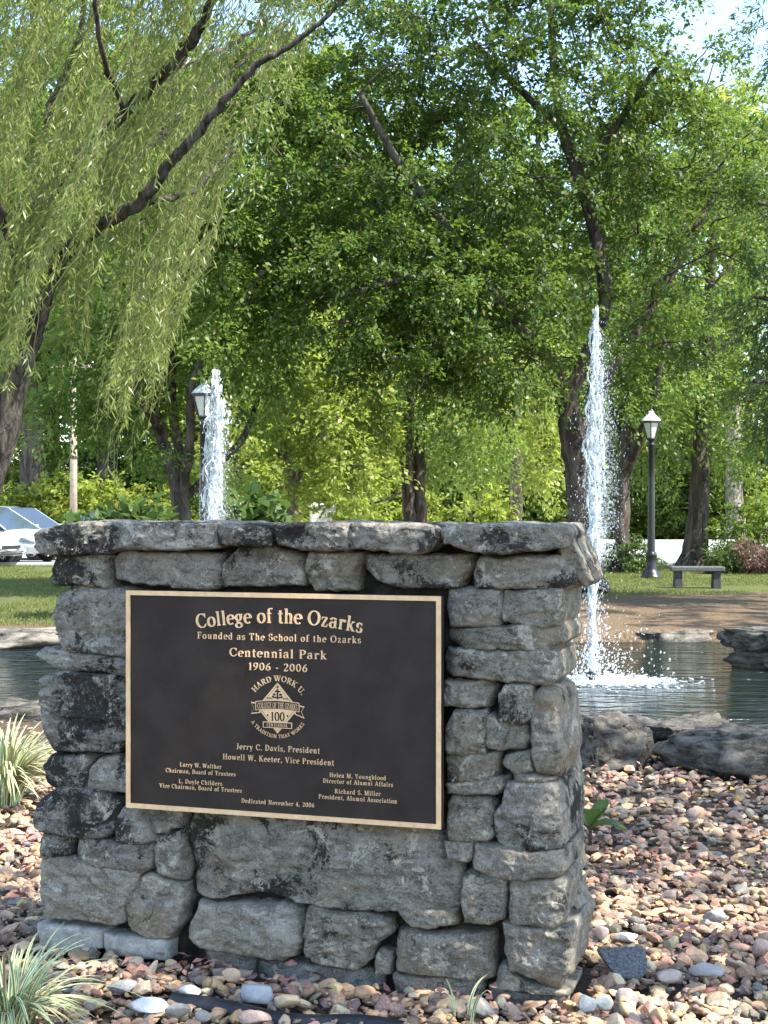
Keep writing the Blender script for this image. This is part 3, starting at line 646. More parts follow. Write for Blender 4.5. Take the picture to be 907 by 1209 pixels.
# emblem: coordinates are those of an enlarged view of it (9.07 per photo pixel)
ec = pz(280+435/9.07, 790+415/9.07); esc = (pz(280+635/9.07, 790+415/9.07)[0]-pz(280+235/9.07, 790+415/9.07)[0])/400
def ez(x, y): return (ec[0]+(x-435)*esc, ec[1]-(y-415)*esc)
def flat(mb, pts, z):
    p = np.array([ez(*q) for q in pts]); n = len(p); c = p.mean(0)
    v = np.concatenate([np.column_stack([p[:, 0], np.full(n, -z), p[:, 1]]), np.column_stack([p[:, 0], np.full(n, 0.0), p[:, 1]]), [[c[0], -z, c[1]]]])
    mb.add(v, [[i, (i+1) % n, 2*n] for i in range(n)]); mb.add(v, [[i, n+i, n+(i+1) % n, (i+1) % n] for i in range(n)])
def band(mb, top, bot, z):
    t_ = np.array([ez(*q) for q in top]); b_ = np.array([ez(*q) for q in bot]); n = len(t_)
    v = np.concatenate([np.column_stack([t_[:, 0], np.full(n, -z), t_[:, 1]]), np.column_stack([b_[:, 0], np.full(n, -z), b_[:, 1]])])
    i = np.arange(n-1); mb.add(v, np.stack([i, i+1, n+i+1, n+i], -1))
def ring(mb, pts, wd, z):
    pts = np.array(pts, float); c = pts.mean(0); n = len(pts)
    inn = c+(pts-c)*(1-wd/np.linalg.norm(pts-c, axis=1)[:, None])
    band(mb, np.vstack([pts, pts[:1]]), np.vstack([inn, inn[:1]]), z)
e1 = MB(); e2 = MB()                                   # e1 tan metal, e2 dark metal
flat(e1, [(435, 163), (655, 415), (435, 670), (215, 415)], .0022)
ring(e2, [(435, 186), (634, 415), (435, 647), (236, 415)], 5, .0025)
xr = np.linspace(-1, 1, 21)
def bt(x, up): return 338+18*x*x+(0 if up else 92)
for pts in ([(150, 366), (250, 372), (250, 472), (150, 486), (182, 428)], [(722, 390), (620, 372), (620, 472), (722, 510), (690, 444)]):
    flat(e1, pts, .0026); c0 = np.mean(pts, axis=0); flat(e2, [tuple(c0+(np.array(q)-c0)*.8) for q in pts], .0030)
band(e1, [(435+q*236, bt(q, 1)) for q in xr], [(435+q*236, bt(q, 0)) for q in xr], .0034)
band(e2, [(435+q*228, bt(q, 1)+7) for q in xr], [(435+q*228, bt(q, 0)-7) for q in xr], .0038)
flat(e1, [(280, 556), (590, 556), (590, 616), (280, 616)], .0034); flat(e2, [(288, 563), (582, 563), (582, 609), (288, 609)], .0038)
flat(e2, [(427, 225), (445, 225), (445, 330), (427, 330)], .0027); flat(e2, [(405, 243), (467, 243), (467, 259), (405, 259)], .0028)
for cx, cy in ((330, 490), (543, 490), (435, 208)): flat(e2, arc(cx, cy, 10, 10, 0, 330, 11), .0027)
for sgn in (-1, 1):
    for cx, cy, rx, ry in ((34, 282, 17, 12), (46, 306, 14, 11), (22, 312, 14, 9)): flat(e2, arc(435+sgn*cx, cy, rx, ry, 0, 330, 11), .0027+.0001*(cx == 46))
    flat(e2, [(435+sgn*60, 316), (435+sgn*116, 316), (435+sgn*116, 326), (435+sgn*60, 326)], .0027)
def etext(mb, s, x0, x1, y0, y1, zt, bold=1.0, track=.08, curve=None):
    wd = text_width(s, track)
    def place(x, y):
        xx = x0+(x1-x0)*x/wd; yy = y0+(y1-y0)*y
        if curve: yy += curve(xx)
        return ez(xx, yy)
    emit_text(mb, s, place, 1, track, bold, 0.001, zt)
etext(e2, '100', 362, 512, 545, 455, .0028, 1.15, .06)
etext(e1, 'COLLEGE OF THE OZARKS', 222, 650, 418, 358, .0042, .95, .04, lambda x: 16*((x-435)/236)**2)
etext(e1, 'CENTENNIAL', 322, 548, 602, 570, .0042, .9, .1)
def arc_text(mb, s, Rr, cx, cy, a0, a1, h, inward, zt, bold=1.0, track=.08):
    wd = text_width(s, track)
    def place(x, y):
        a = R(a0+(a1-a0)*x/wd); rr = Rr+(y*h if not inward else -y*h)
        return ez(cx+rr*math.cos(a), cy-rr*math.sin(a))
    emit_text(mb, s, place, 1, track, bold, 0.0, zt)
arc_text(e1, 'HARD WORK U.', 305, 440, 455, 143, 35, 58, False, .0025, 1.0, .1)
arc_text(e1, 'A TRADITION THAT WORKS', 345, 437, 372, 214, 326, 36, True, .0025, .95, .1)
emb = e1.build('emblem', M['polish'], plq, smooth=False); e2.build('emblem_inlay', M['bronze'], emb, smooth=False)

# ------------------------------------------------------------------ gravel and stones
def ico(sub):
    bm = bmesh.new(); bmesh.ops.create_icosphere(bm, subdivisions=sub, radius=1.0)
    v = np.array([x.co[:] for x in bm.verts]); f = np.array([[q.index for q in x.verts] for x in bm.faces]); bm.free(); return v, f
ICO = {k: ico(k) for k in (1, 2, 3, 4, 5)}
def pebble_shape(sub, seed, ang=0.55, noise=0.22, cuts=9):
    v, f = ICO[sub]; v = v.copy(); rs = np.random.default_rng(seed)
    v *= (1+noise*fbm(v*1.3+seed, seed, 3))[:, None]
    for _ in range(cuts):                               # cut flats off a ball, as a broken and tumbled stone has
        n = norm(rs.normal(size=3)); d = rs.uniform(.42, .84); h = v@n; v -= n*np.clip(h-d, 0, None)[:, None]*rs.uniform(ang, 1)
    v *= (1+.035*fbm(v*4+seed, seed+1, 2))[:, None]
    return v/np.abs(v).max(0), f
PEB = {s_: [pebble_shape(s_, 40+i, .96 if i < 10 else .5, .22, 13 if i < 10 else 7) for i in range(14)] for s_ in (2, 3)}
PAL = np.array([(.31, .195, .14), (.235, .145, .105), (.40, .27, .20), (.17, .11, .085), (.22, .195, .17), (.15, .145, .14), (.56, .47, .39), (.42, .28, .15), (.33, .14, .085), (.10, .105, .11), (.26, .185, .155), (.48, .36, .26)])
PW = np.array([15, 14, 12, 11, 9, 7, 6, 6, 5, 4, 14, 8.]); PW /= PW.sum()
def in_wall(x, y):
    q = np.stack([x-W0[0], y-W0[1]], -1); u = q@D; w_ = -(q@NRM); return (u > ul-.02) & (u < 0.03+ur*0+.02) & (w_ > -.005) & (w_ < .42)
PAL = PAL*[1.08, .925, .63]
gv = MB(); gr_ = MB()
GZ = -.045
strip = np.array([G(205+q*270, 1176+q*38+3*math.sin(q*5))[:2] for q in np.linspace(-.05, 1.05, 40)])
def scatter(n, y0, y1, smin, smax, sub, keep=lambda x, y: np.ones(len(x), bool), zj=0.028, seed=1):
    rs = np.random.default_rng(seed)
    y = np.sqrt(rs.uniform(y0**2, y1**2, n)); x = rs.uniform(-1, 1, n)*(y*0.285+.35)
    ok = (~in_wall(x, y)) & (pond_s(x, y) < -.05) & keep(x, y) & (np.min(np.hypot(x[:, None]-strip[None, :, 0], y[:, None]-strip[None, :, 1]), 1) > .014); x, y = x[ok], y[ok]; n = len(x)
    sz = np.clip(np.exp(rs.normal(np.log((smin+smax)/2.4), .36, n)), smin, smax)
    colr = PAL[rs.choice(len(PAL), n, p=PW)]*rs.uniform(.75, 1.28, n)[:, None]+rs.normal(0, .012, (n, 3))
    dim = np.stack([sz, sz*rs.uniform(.5, .95, n), sz*rs.uniform(.28, .62, n)], -1)
    pick = rs.integers(0, 14, n); yaw = rs.uniform(0, 6.28, n); tx = rs.normal(0, .3, n); ty = rs.normal(0, .3, n)
    for k in range(14):
        w_ = np.where(pick == k)[0]
        if not len(w_): continue
        v, f = PEB[sub][k]; vv = v[None]*dim[w_][:, None]
        for an, (a_, b_) in ((tx, (1, 2)), (ty, (0, 2)), (yaw, (0, 1))):
            c, s_ = np.cos(an[w_])[:, None], np.sin(an[w_])[:, None]
            p0, p1 = vv[..., a_].copy(), vv[..., b_].copy(); vv[..., a_] = c*p0-s_*p1; vv[..., b_] = s_*p0+c*p1
        vv += np.stack([x[w_], y[w_], dim[w_, 2]*.45+GZ+rs.uniform(0, zj, len(w_))], -1)[:, None]
        nv = len(v); ff = (f[None]+np.arange(len(w_))[:, None, None]*nv).reshape(-1, 3)
        (gv if k < 10 else gr_).add(vv.reshape(-1, 3), ff, np.repeat(np.clip(colr[w_], .02, .9), nv, 0))
behind = lambda x, y: ~((np.abs(x+.3) < .75) & (y > 5.4) & (y < 8.5) & (np.random.default_rng(3).random(len(x)) < .5))
scatter(7000, 4.05, 6.2, (.013), .044, 2, seed=1, zj=.035); scatter(10500, 6.0, 10.9, .014, .044, 2, behind, seed=2, zj=.035)
scatter(420, 4.2, 6.6, .026, .042, 3, seed=4, zj=.03); scatter(4500, 4.05, 6.6, .006, .014, 2, seed=6, zj=.045)
tag(gv.build('river_gravel', M['gravel'], smooth=False), kind='stuff'); tag(gr_.build('rounded_gravel', M['gravel']), kind='stuff')

BIG = [  # photo pixel centre, width, height px, colour, label
    (178, 1184, 54, 24, (.36, .40, .42), 'pale blue-grey flat oval stone in the gravel left of the black edging'),
    (303, 1171, 44, 30, (.34, .35, .36), 'smooth light grey cobble sitting against the black edging strip'),
    (338, 1180, 34, 22, (.50, .36, .19), 'yellow-tan oblong stone beside the light grey cobble'),
    (300, 1199, 42, 22, (.30, .20, .155), 'flat reddish brown stone lying on the near side of the black edging'),
    (273, 1150, 24, 20, (.50, .30, .16), 'orange tan angular stone close to the foot of the wall'),
    (144, 1163, 36, 17, (.17, .17, .17), 'dark grey oval stone in front of the concrete footing blocks'),
    (224, 1168, 28, 16, (.56, .53, .48), 'whitish flat stone behind the black edging strip'),
    (209, 1191, 34, 22, (.27, .24, .19), 'olive brown stone touching the pale blue-grey flat stone'),
    (396, 1165, 22, 19, (.56, .38, .15), 'bright yellow ochre stone near the middle of the wall foot'),
    (567, 1188, 34, 26, (.25, .23, .18), 'round olive grey stone under the right part of the wall foot'),
    (692, 1183, 26, 24, (.22, .23, .22), 'angular grey stone below the corner of the wall'),
    (714, 1183, 22, 20, (.27, .28, .24), 'banded green-grey round stone beside the angular grey one'),
    (739, 1176, 30, 24, (.33, .245, .215), 'pinkish brown blocky stone below the dark slate slab'),
    (790, 1152, 30, 22, (.36, .29, .24), 'tan rounded stone right of the dark slate slab'),
    (834, 1143, 42, 22, (.31, .27, .24), 'large flat grey-brown stone amid the right gravel bed'),
    (844, 1079, 28, 20, (.17, .175, .175), 'dark grey angular stone amid the right gravel bed'),
    (727, 1096, 16, 16, (.27, .25, .14), 'small round olive stone above the dark slate slab'),
    (708, 1099, 22, 22, (.50, .36, .29), 'round pale pink stone beside the small olive stone'),
    (898, 1118, 26, 26, (.32, .19, .15), 'reddish brown block at the right gravel edge'),
    (740, 1105, 30, 14, (.56, .5, .44), 'cream oval stone above the dark slate slab'),
    (240, 1196, 20, 16, (.30, .25, .20), 'small tan pebble resting on the start of the black edging'),
]
for i, (px, py, wpx, hpx, c, lab) in enumerate(BIG):
    g0 = G(px, py+hpx*.3); sc = g0[1]/F
    b = MB(); v, f = pebble_shape(4, 900+i, .4, .16)
    rz = random.Random(i).uniform(-.35, .35); cs, sn = math.cos(rz), math.sin(rz)
    v = v*[wpx/2*sc, wpx/2*sc*.72, hpx/2*sc*.85]; v = np.column_stack([v[:, 0]*cs-v[:, 1]*sn, v[:, 0]*sn+v[:, 1]*cs, v[:, 2]])
    b.add(v, f, c); o = b.build('river_stone', M['gravel']); o.location = (g0[0], g0[1], hpx/2*sc*.72-.008)
    tag(o, lab, 'stone', 'larger stones in the gravel')
# dark slate slab
g0 = G(735, 1148); b = MB(); v, f = pebble_shape(4, 77, .9, .1)
v = v*[.085, .075, .016]; a_ = .5; v = np.column_stack([v[:, 0], v[:, 1]*math.cos(a_)-v[:, 2]*math.sin(a_), v[:, 1]*math.sin(a_)+v[:, 2]*math.cos(a_)])
b.add(v, f, (.035, .04, .045)); o = b.build('slate_slab', M['gravel']); o.location = (g0[0], g0[1], .03)
tag(o, 'dark blue-black slate slab half buried in the gravel beside the wall corner', 'stone')
# black edging strip
pts = []
for q in np.linspace(0, 1, 24):
    p = G(205+q*270, 1176+q*38+3*math.sin(q*5)); pts.append((p[0], p[1], -.022+.008*math.sin(q*9)))
b = MB(); b.tube(pts, .032, 14, rough=.1, seed=4); o = b.build('edging_strip', M['plastic']); tag(o, 'black plastic edging strip running through the gravel before the wall', 'garden edging')

# fallen leaves
def leaf_quads(mb, pos, dirv, nrm, L_, W_, fold=.12, col=None):
    dirv = norm(dirv); side = norm(np.cross(dirv, nrm)); up = np.cross(side, dirv)
    L_ = np.broadcast_to(L_, (len(pos),))[:, None]; W_ = np.broadcast_to(W_, (len(pos),))[:, None]
    v = np.stack([pos, pos+dirv*L_*.45+side*W_*.5+up*W_*fold, pos+dirv*L_, pos+dirv*L_*.45-side*W_*.5+up*W_*fold], 1)
    n = len(pos); i = np.arange(n)*4
    mb.add(v.reshape(-1, 3), np.stack([i, i+1, i+2, i+3], -1), None if col is None else np.repeat(col, 4, 0))
rs = np.random.default_rng(9); fl = MB(); pos = []
for px, py, sp, n in ((245, 1140, 28, 34), (160, 1145, 30, 14), (330, 1160, 40, 14), (530, 1175, 40, 8), (30, 1060, 30, 16), (820, 930, 60, 80), (720, 915, 40, 50), (760, 1010, 70, 80), (840, 1100, 60, 40), (30, 1000, 20, 20), (640, 1195, 50, 10)):
    for _ in range(n):
        p = G(px+rs.normal(0, sp), py+rs.normal(0, sp*.3))
        if not in_wall(np.array([p[0]]), np.array([p[1]]))[0]: pos.append((p[0], p[1], rs.uniform(.012, .03)))
pos = np.array(pos); n = len(pos); dd = rs.normal(size=(n, 3))*[1, 1, .25]; nn = norm(np.column_stack([rs.normal(0, .45, n), rs.normal(0, .45, n), np.ones(n)]))
leaf_quads(fl, pos, dd, nn, rs.uniform(.03, .06, n), rs.uniform(.018, .034, n), .25, np.array([(.26, .085, .06), (.20, .07, .05), (.33, .13, .08), (.55, .38, .06)])[rs.choice(4, n, p=[.45, .3, .2, .05])])
tag(fl.build('fallen_leaves', M['gravel']), kind='stuff')

# ------------------------------------------------------------------ pond rocks
def boulder(name, center, dim, seed, mat, label, rz=0.0, cat='rock', group=None, sub=5, flat_top=.6, strata=.05):
    v, f = ICO[sub]; v = v.copy(); rs = np.random.default_rng(seed)
    v = np.sign(v)*np.abs(v)**.62; v /= np.abs(v).max()
    for _ in range(18):
        n = norm(rs.normal(size=3)); d = rs.uniform(.66, 1.02); h = v@n; v -= n*np.clip(h-d, 0, None)[:, None]*.85
    v[:, 2] = np.minimum(v[:, 2], flat_top+.25*fbm(v*1.4+seed, seed+8, 3))
    nrm_ = norm(v); w_ = v*np.array(dim)/max(dim)*2.2
    v += nrm_*(.13*fbm(w_*1.5+seed, seed, 3)-.12*(1-np.abs(fbm(w_*2.6+seed, seed+14, 3)))**6+.07*fbm(w_*7+seed, seed+4, 4)+.03*fbm(w_*20+seed, seed+24, 3)+strata*np.clip(2.5*fbm(w_*[1, 1, 9]+seed, seed+6, 3), -1, 1))[:, None]
    b = MB(); b.add(v*dim, f); o = b.build(name, mat); o.location = center; o.rotation_euler = (0, 0, rz)
    return tag(o, label, cat, group)
boulder('pond_boulder', (1.36, 9.0, .10), (.30, .36, .26), 3, M['rock'], 'rounded dark grey boulder at the pond edge just behind the stone wall', .2)
boulder('pond_boulder', (2.42, 8.75, .05), (.98, .45, .27), 7, M['rock'], 'long dark limestone boulder between gravel bed and fountain', -.1)
boulder('pond_boulder', (1.98, 9.5, .02), (.4, .3, .24), 9, M['rock'], 'low wet boulder behind the long one, nearest the splash', .4)
boulder('pond_boulder', (3.75, 8.6, .03), (.6, .5, .25), 12, M['rock'], 'dark boulder at the photo edge continuing the long pond ledge', .1)
boulder('ledge_rock', (4.42, 15.6, .20), (.76, .6, .19), 15, M['rock'], 'flat-topped rock resting on a darker undercut rock at the pond side', .1, flat_top=.4)
boulder('ledge_rock', (4.50, 15.7, -.10), (.74, .6, .28), 17, M['rock'], 'dark undercut rock below the flat-topped rock at the pond side', -.1)
x = -11.0; i = 0
while x < 9:
    rs = np.random.default_rng(60+i); L_ = rs.uniform(.7, 1.25)
    boulder('bank_slab', (x+L_, far_edge(x+L_)+.25, -.06 if x < 0 else -.115), (L_*1.08, rs.uniform(.45, .7), rs.uniform(.16, .24)), 70+i, M['bank' if rs.random() < .75 else 'rock'], 'flat stone slab edging the far bank of the pond', rs.normal(0, .08), 'stone slab', 'flat slabs along the far pond bank', 4, .45)
    x += 2*L_; i += 1
for i, (x, y) in enumerate(((-2.6, 10.9), (-3.5, 11.3), (-1.7, 10.5), (-4.6, 11.2), (-.6, 9.8), (.35, 9.5))):
    boulder('shore_rock', (x, y, .0), (.5, .36, .17), 90+i, M['rock'], 'low dark rock on the near pond shore hidden by the wall or grass', i*.4, 'rock', 'rocks along the near pond shore', 4)

# ------------------------------------------------------------------ fountains
def fountain(base, top, label, seed, spread=.16, drift=.25, wild=1.0):
    root = thing('fountain', label, 'fountain', (base[0], base[1], WATER)); rs = np.random.default_rng(seed); Hh = top-WATER
    b = MB(); b.lathe([(0.0, -.35), (.05, -.35), (.05, .03), (.065, .05), (.045, .1), (.03, .12), (0, .12)], 16); b.build('nozzle', M['black'], root)
    j = MB()
    for q in range(14):                                  # ropes of rising and falling water
        t0_ = 0.01 if q < 5 else rs.uniform(.15, .6); t1_ = 1.0 if q == 0 else rs.uniform(t0_+.2, .97)
        t_ = np.linspace(t0_, min(t1_, 1.0), 120); a0 = rs.uniform(0, 6.28)
        wob = np.stack([fbm(np.column_stack([t_*11, t_*0+q*9.1, t_*0+seed]), 1, 3), fbm(np.column_stack([t_*11, t_*0+q*7.7, t_*0+seed+4]), 2, 3)], -1)
        amp = (.018+.13*t_*(1.12-t_)+.09*np.clip(t_-.7, 0, .15)*np.clip((1-t_)*8, 0, 1))*(1 if q else .5)*wild
        pts = np.column_stack([wob[:, 0]*amp*1.6+.008*math.cos(a0)+drift*.16*t_**2, wob[:, 1]*amp*1.6+.008*math.sin(a0), t_*Hh])
        rad = (.018-.007*t_)*np.clip(.75+2.1*fbm(np.column_stack([t_*60, t_*0+q, t_*0]), seed+q, 4), .12, 2)*np.clip((1.03-t_)*7, .12, 1)*(1 if q < 2 else .6)
        rad *= np.clip((t_-t0_)*20+.2, 0, 1)*np.clip((t1_-t_)*14+.12, 0, 1)
        j.tube(pts, np.clip(rad, .0015, .05), 7)
    # blobs torn off the column
    def blobs(n, tfun, rfun, smin, smax, stretch, pw=2):
        v, f = ICO[1]; t_ = tfun(n); r_ = rfun(t_, n); a = rs.uniform(0, 6.28, n)
        clump = 1+.9*fbm(np.column_stack([t_*16, a*1.2, t_*0+seed]), 7, 3)
        c = np.column_stack([np.cos(a)*r_*clump+drift*(.16*t_**2)+drift*r_*1.6*rs.random(n), np.sin(a)*r_*clump, t_*Hh])
        sz = rs.uniform(0, 1, n)**pw*(smax-smin)+smin; dim = np.stack([sz, sz, sz*rs.uniform(1, stretch, n)], -1)
        vv = v[None]*dim[:, None]*(1+.35*rs.normal(size=(n, len(v), 1)))+c[:, None]; nv = len(v)
        return vv.reshape(-1, 3), (f[None]+np.arange(n)[:, None, None]*nv).reshape(-1, 3)
    v, f = blobs(1700, lambda n: rs.uniform(.1, .985, n), lambda t_, n: np.abs(rs.normal(0, 1, n))*(.008+.075*t_*(1.04-t_)), .003, .012, 7.0); j.add(v, f)
    if wild > 2:                                        # the head of a gusty jet breaks up and leans over
        v, f = blobs(700, lambda n: rs.beta(2, 2.2, n)*.4+.6, lambda t_, n: np.abs(rs.normal(0, 1, n))*.06*np.clip((1.02-t_)*7, .1, 1), .004, .017, 3.5); v[:, 0] += .05; j.add(v, f)
    # falling side streams: strings of drops on arcs
    for q in range(9):
        t0 = rs.uniform(.72, .97); a = rs.uniform(-1.0, 1.0) if q < 6 else rs.uniform(2, 4.2); vx, vy = math.cos(a)*rs.uniform(.08, .34)*(1+drift), math.sin(a)*.2
        tt = np.linspace(0, rs.uniform(.12, .5), 46); p = np.column_stack([drift*.16+vx*tt, vy*tt, (t0*Hh)-4.9*tt**2*1.2])
        p += rs.normal(0, .007, p.shape); rad = np.clip(.007*(1+1.6*fbm(np.column_stack([tt*60, tt*0+q, tt*0]), seed+q, 3)), .001, .03)
        j.tube(p, rad, 6)
    j.build('water_jet', M['jet'], root)
    d = MB(); v, f = blobs(9000, lambda n: rs.beta(1.4, 1.5, n)*.96, lambda t_, n: np.abs(rs.normal(0, 1, n))*(.02+.6*spread*(1-np.abs(t_-.5)*1.5)), .001, .0046, 4.0, 3); d.add(v, f)
    v, f = blobs(9000, lambda n: .30+.62*rs.beta(1.5, 2, n), lambda t_, n: np.abs(rs.normal(0, 1, n))*.085, .001, .0042, 3.0, 3); v[:, 0] += drift*.3; d.add(v, f)
    v, f = blobs(1300, lambda n: rs.beta(1, 7, n)*.5, lambda t_, n: np.abs(rs.normal(0, 1, n))*.26, .004, .011, 1.6); d.add(v, f)
    tag(d.build('spray', M['spray'], root), kind='stuff')
    s_ = MB(); n = 1500; v0, f0 = ICO[1]
    a = rs.uniform(0, 6.28, n); r_ = np.abs(rs.normal(0, .3, n))+.03; c = np.column_stack([np.cos(a)*r_*1.25+.16+drift*.1, np.sin(a)*r_, np.full(n, .004)])
    sz = rs.uniform(.006, .034, n)*np.exp(-r_*1.1); vv = v0[None]*np.stack([sz*1.5, sz*1.2, sz*.6], -1)[:, None]+c[:, None]
    s_.add(vv.reshape(-1, 3), (f0[None]+np.arange(n)[:, None, None]*len(v0)).reshape(-1, 3)); tag(s_.build('splash_foam', M['spray'], root), kind='stuff')
    return root
fountain((2.08, 14.4), 3.62, 'tall white water jet rising from the pond right of the wall', 6, .17, .25, 1.7)
fountain((-2.05, 17.0), 3.25, 'white water jet rising behind the stone wall before a lamp post', 8, .13, .22, 2.3)

# ------------------------------------------------------------------ trees
def bez(a, b, lift, n=7, rs=None):
    t_ = np.linspace(0, 1, n)[:, None]; m_ = (a+b)/2+np.array([0, 0, lift]); p = (1-t_)**2*a+2*t_*(1-t_)*m_+t_**2*b
    if rs is not None: p[1:-1] += rs.normal(0, .04*np.linalg.norm(b-a)/2, (n-2, 3))
    return p
def dens(p, n):
    p = np.asarray(p, float); t_ = np.linspace(0, len(p)-1, n); i = np.clip(t_.astype(int), 0, len(p)-2); f = (t_-i)[:, None]
    pm, p0, p1, p2 = p[np.maximum(i-1, 0)], p[i], p[i+1], p[np.minimum(i+2, len(p)-1)]
    return .5*((2*p0)+(-pm+p1)*f+(2*pm-5*p0+4*p1-p2)*f**2+(-pm+3*p0-3*p1+p2)*f**3)
def sprays(mb, rs, cen, out, nper, ln, lL, lW, droop=.5, flat_=.5, twigs=6, tone=None):
    """leafy sprays: each cluster carries a few twigs, each twig its leaves"""
    nc = len(cen); tw = norm(out[:, None]*.8+rs.normal(0, .75, (nc, twigs, 3))*[1, 1, flat_]); tl = ln*rs.uniform(.55, 1.25, (nc, twigs))
    n = nc*nper; ci = np.repeat(np.arange(nc), nper); ti = rs.integers(0, twigs, n); t_ = rs.uniform(0, 1, n)**.8
    d = tw[ci, ti]; pos = cen[ci]+d*(t_*tl[ci, ti])[:, None]; pos[:, 2] -= droop*tl[ci, ti]*t_**2
    pos += rs.normal(0, .10*ln, (n, 3))*[1, 1, .7]
    dd = norm(d+rs.normal(0, .7, (n, 3))+[0, 0, -.55]); nn = norm(rs.normal(0, .62, (n, 3))+[0, 0, 1.0]+d*.3)
    sz = rs.uniform(.5, 1.4, n); ct = rs.uniform(0, 1, nc) if tone is None else tone
    tint = np.column_stack([np.clip(.5*ct[ci]+.5*rs.random(n), 0, 1), rs.random(n), rs.random(n)])
    leaf_quads(mb, pos, dd, nn, lL*sz, lW*sz, .15, tint)
def ell_pts(rs, ells, gap=.25, gseed=0, gfreq=.6):
    out = []; cc = []
    for (c, r_, n) in ells:
        d = norm(rs.normal(size=(int(n*1.8), 3))); q = rs.uniform(0, 1, len(d))**(1/2.6); p = np.array(c)+d*q[:, None]*np.array(r_)
        keep = vnoise(p*gfreq+gseed, gseed) > -1+2*gap*.9; p = p[keep][:n]; out.append(p); cc.append(norm(p-np.array(c)))
    return np.concatenate(out), np.concatenate(cc)
def tree(name, label, base, trunk, limbs, ells, leaf, bark, lL, lW, nper, ln, seed, droop=.5, group=None, gap=.25, twig_r=.022, sides=12, gfreq=.6, cat='tree', flat_=.5, twigs=6):
    """trunk and limbs: lists of (point, radius) in world metres"""
    base = np.array(base); rs = np.random.default_rng(seed); root = thing(name, label, cat, tuple(base), 0, group)
    t_ = MB(); nodes = []; rad = []
    for ch, sd_ in [(trunk, sides)]+[(l_, max(6, sides-3)) for l_ in limbs]:
        p = np.array([c[0] for c in ch], float)-base; r_ = np.array([c[1] for c in ch], float); n = max(8, len(p)*6)
        pp = dens(p, n); rr = np.interp(np.linspace(0, len(p)-1, n), np.arange(len(p)), r_)
        if ch is trunk: rr = rr*(1+.55*np.exp(-(pp[:, 2]-pp[0, 2])/(.9*r_[0]+.05)))
        pp[1:-1] += rs.normal(0, .02, (n-2, 3))*rr[1:-1, None]*4
        t_.tube(pp, rr, sd_, rough=.22, seed=seed); nodes.append(pp[n//4:]); rad.append(rr[n//4:])
    nodes = np.concatenate(nodes); rad = np.concatenate(rad)
    cen, out = ell_pts(rs, [((np.array(c)-base), r_, n) for c, r_, n in ells], gap, seed, gfreq)
    order = np.argsort(np.min(np.linalg.norm(cen[:, None]-nodes[None, ::4], axis=-1), axis=1))
    nd = nodes.copy()
    for q, ix_ in enumerate(order):                     # every cluster hangs on a branch that grows from the nearest wood
        c = cen[ix_]; dist = np.linalg.norm(nd-c, axis=1)+np.clip(nd[:, 2]-c[2], 0, None)*.6; a = nd[np.argmin(dist)]
        L_ = np.linalg.norm(c-a)
        if L_ < .05: continue
        p = bez(a, c, .12*L_, 6, rs); r0 = twig_r*(.45+.28*min(L_, 4)); t_.tube(p, np.linspace(r0, r0*.3, 6), 4, cap=False)
        nd = np.vstack([nd, p[2:5]])
    t_.build('trunk', bark, root)
    cr = MB(); sprays(cr, rs, cen, out, nper, ln, lL, lW, droop, flat_, twigs); cr.build('crown', leaf, root)
    return root
def chain(Z, *pts):                                     # (px, py, radius[, dz]) -> world points
    return [(P(p[0], p[1], Z+(p[3] if len(p) > 3 else 0)), p[2]) for p in pts]
def E(px, py, Z, rpx, rpy, dep, n): return (P(px, py, Z), (rpx/F*Z, dep, rpy/F*Z), n)

# the big tree behind the fountain
Zm = 27
b0 = G(693, 698); b0 = np.array([P(693, 698, Zm)[0], Zm, 0])
tree('shade_tree', 'large dark-trunked tree with a broad dense crown behind the tall fountain', b0,
     [(b0, .29), (P(690, 640, Zm), .255), (P(682, 570, Zm), .24), (P(673, 500, Zm), .22), (P(667, 455, Zm), .2)],
     [chain(Zm, (667, 470, .16), (692, 425, .14), (714, 350, .125), (702, 275, .13), (685, 210, .12), (664, 150, .1), (655, 90, .08), (650, 0, .06), (645, -90, .04)),
      chain(Zm, (668, 460, .14), (640, 415, .11, -.3), (600, 370, .095, -.6), (560, 315, .11, -.9), (520, 260, .1, -1), (470, 190, .08, -1.2), (425, 110, .05, -1.4)),
      chain(Zm, (662, 150, .08), (616, 108, .07, .3), (560, 50, .05, .7)), chain(Zm, (680, 540, .13, 0), (705, 470, .11, .6), (740, 410, .09, 1.2), (800, 310, .1, 1.6), (860, 200, .06, 2)),
      chain(Zm, (560, 315, .08, -.9), (480, 330, .06, -1.5), (400, 350, .04, -2)), chain(Zm, (690, 215, .07), (740, 130, .06, -1), (790, 60, .04, -1.8)),
      ],
     [E(650, 110, Zm, 190, 210, 3.4, 168), E(490, 230, Zm, 150, 140, 3.2, 120), E(790, 250, Zm+.6, 130, 160, 3, 120), E(560, 350, Zm-.6, 160, 75, 2.8, 96), E(440, 330, Zm-1, 110, 110, 2.2, 72),
      E(740, 400, Zm+.6, 110, 70, 2.4, 64), E(410, 110, Zm, 140, 150, 2.8, 88), E(650, -110, Zm, 230, 130, 3.2, 96), E(520, 20, Zm, 150, 110, 3, 88), E(760, 90, Zm+1, 110, 120, 2.6, 56), E(600, 420, Zm-1, 90, 50, 2, 32), E(490, 420, Zm-1, 90, 45, 1.8, 36)],
     M['leaf_main'], M['bark'], .10, .056, 150, .66, 1, .55, gap=.40, twig_r=.03, sides=16)
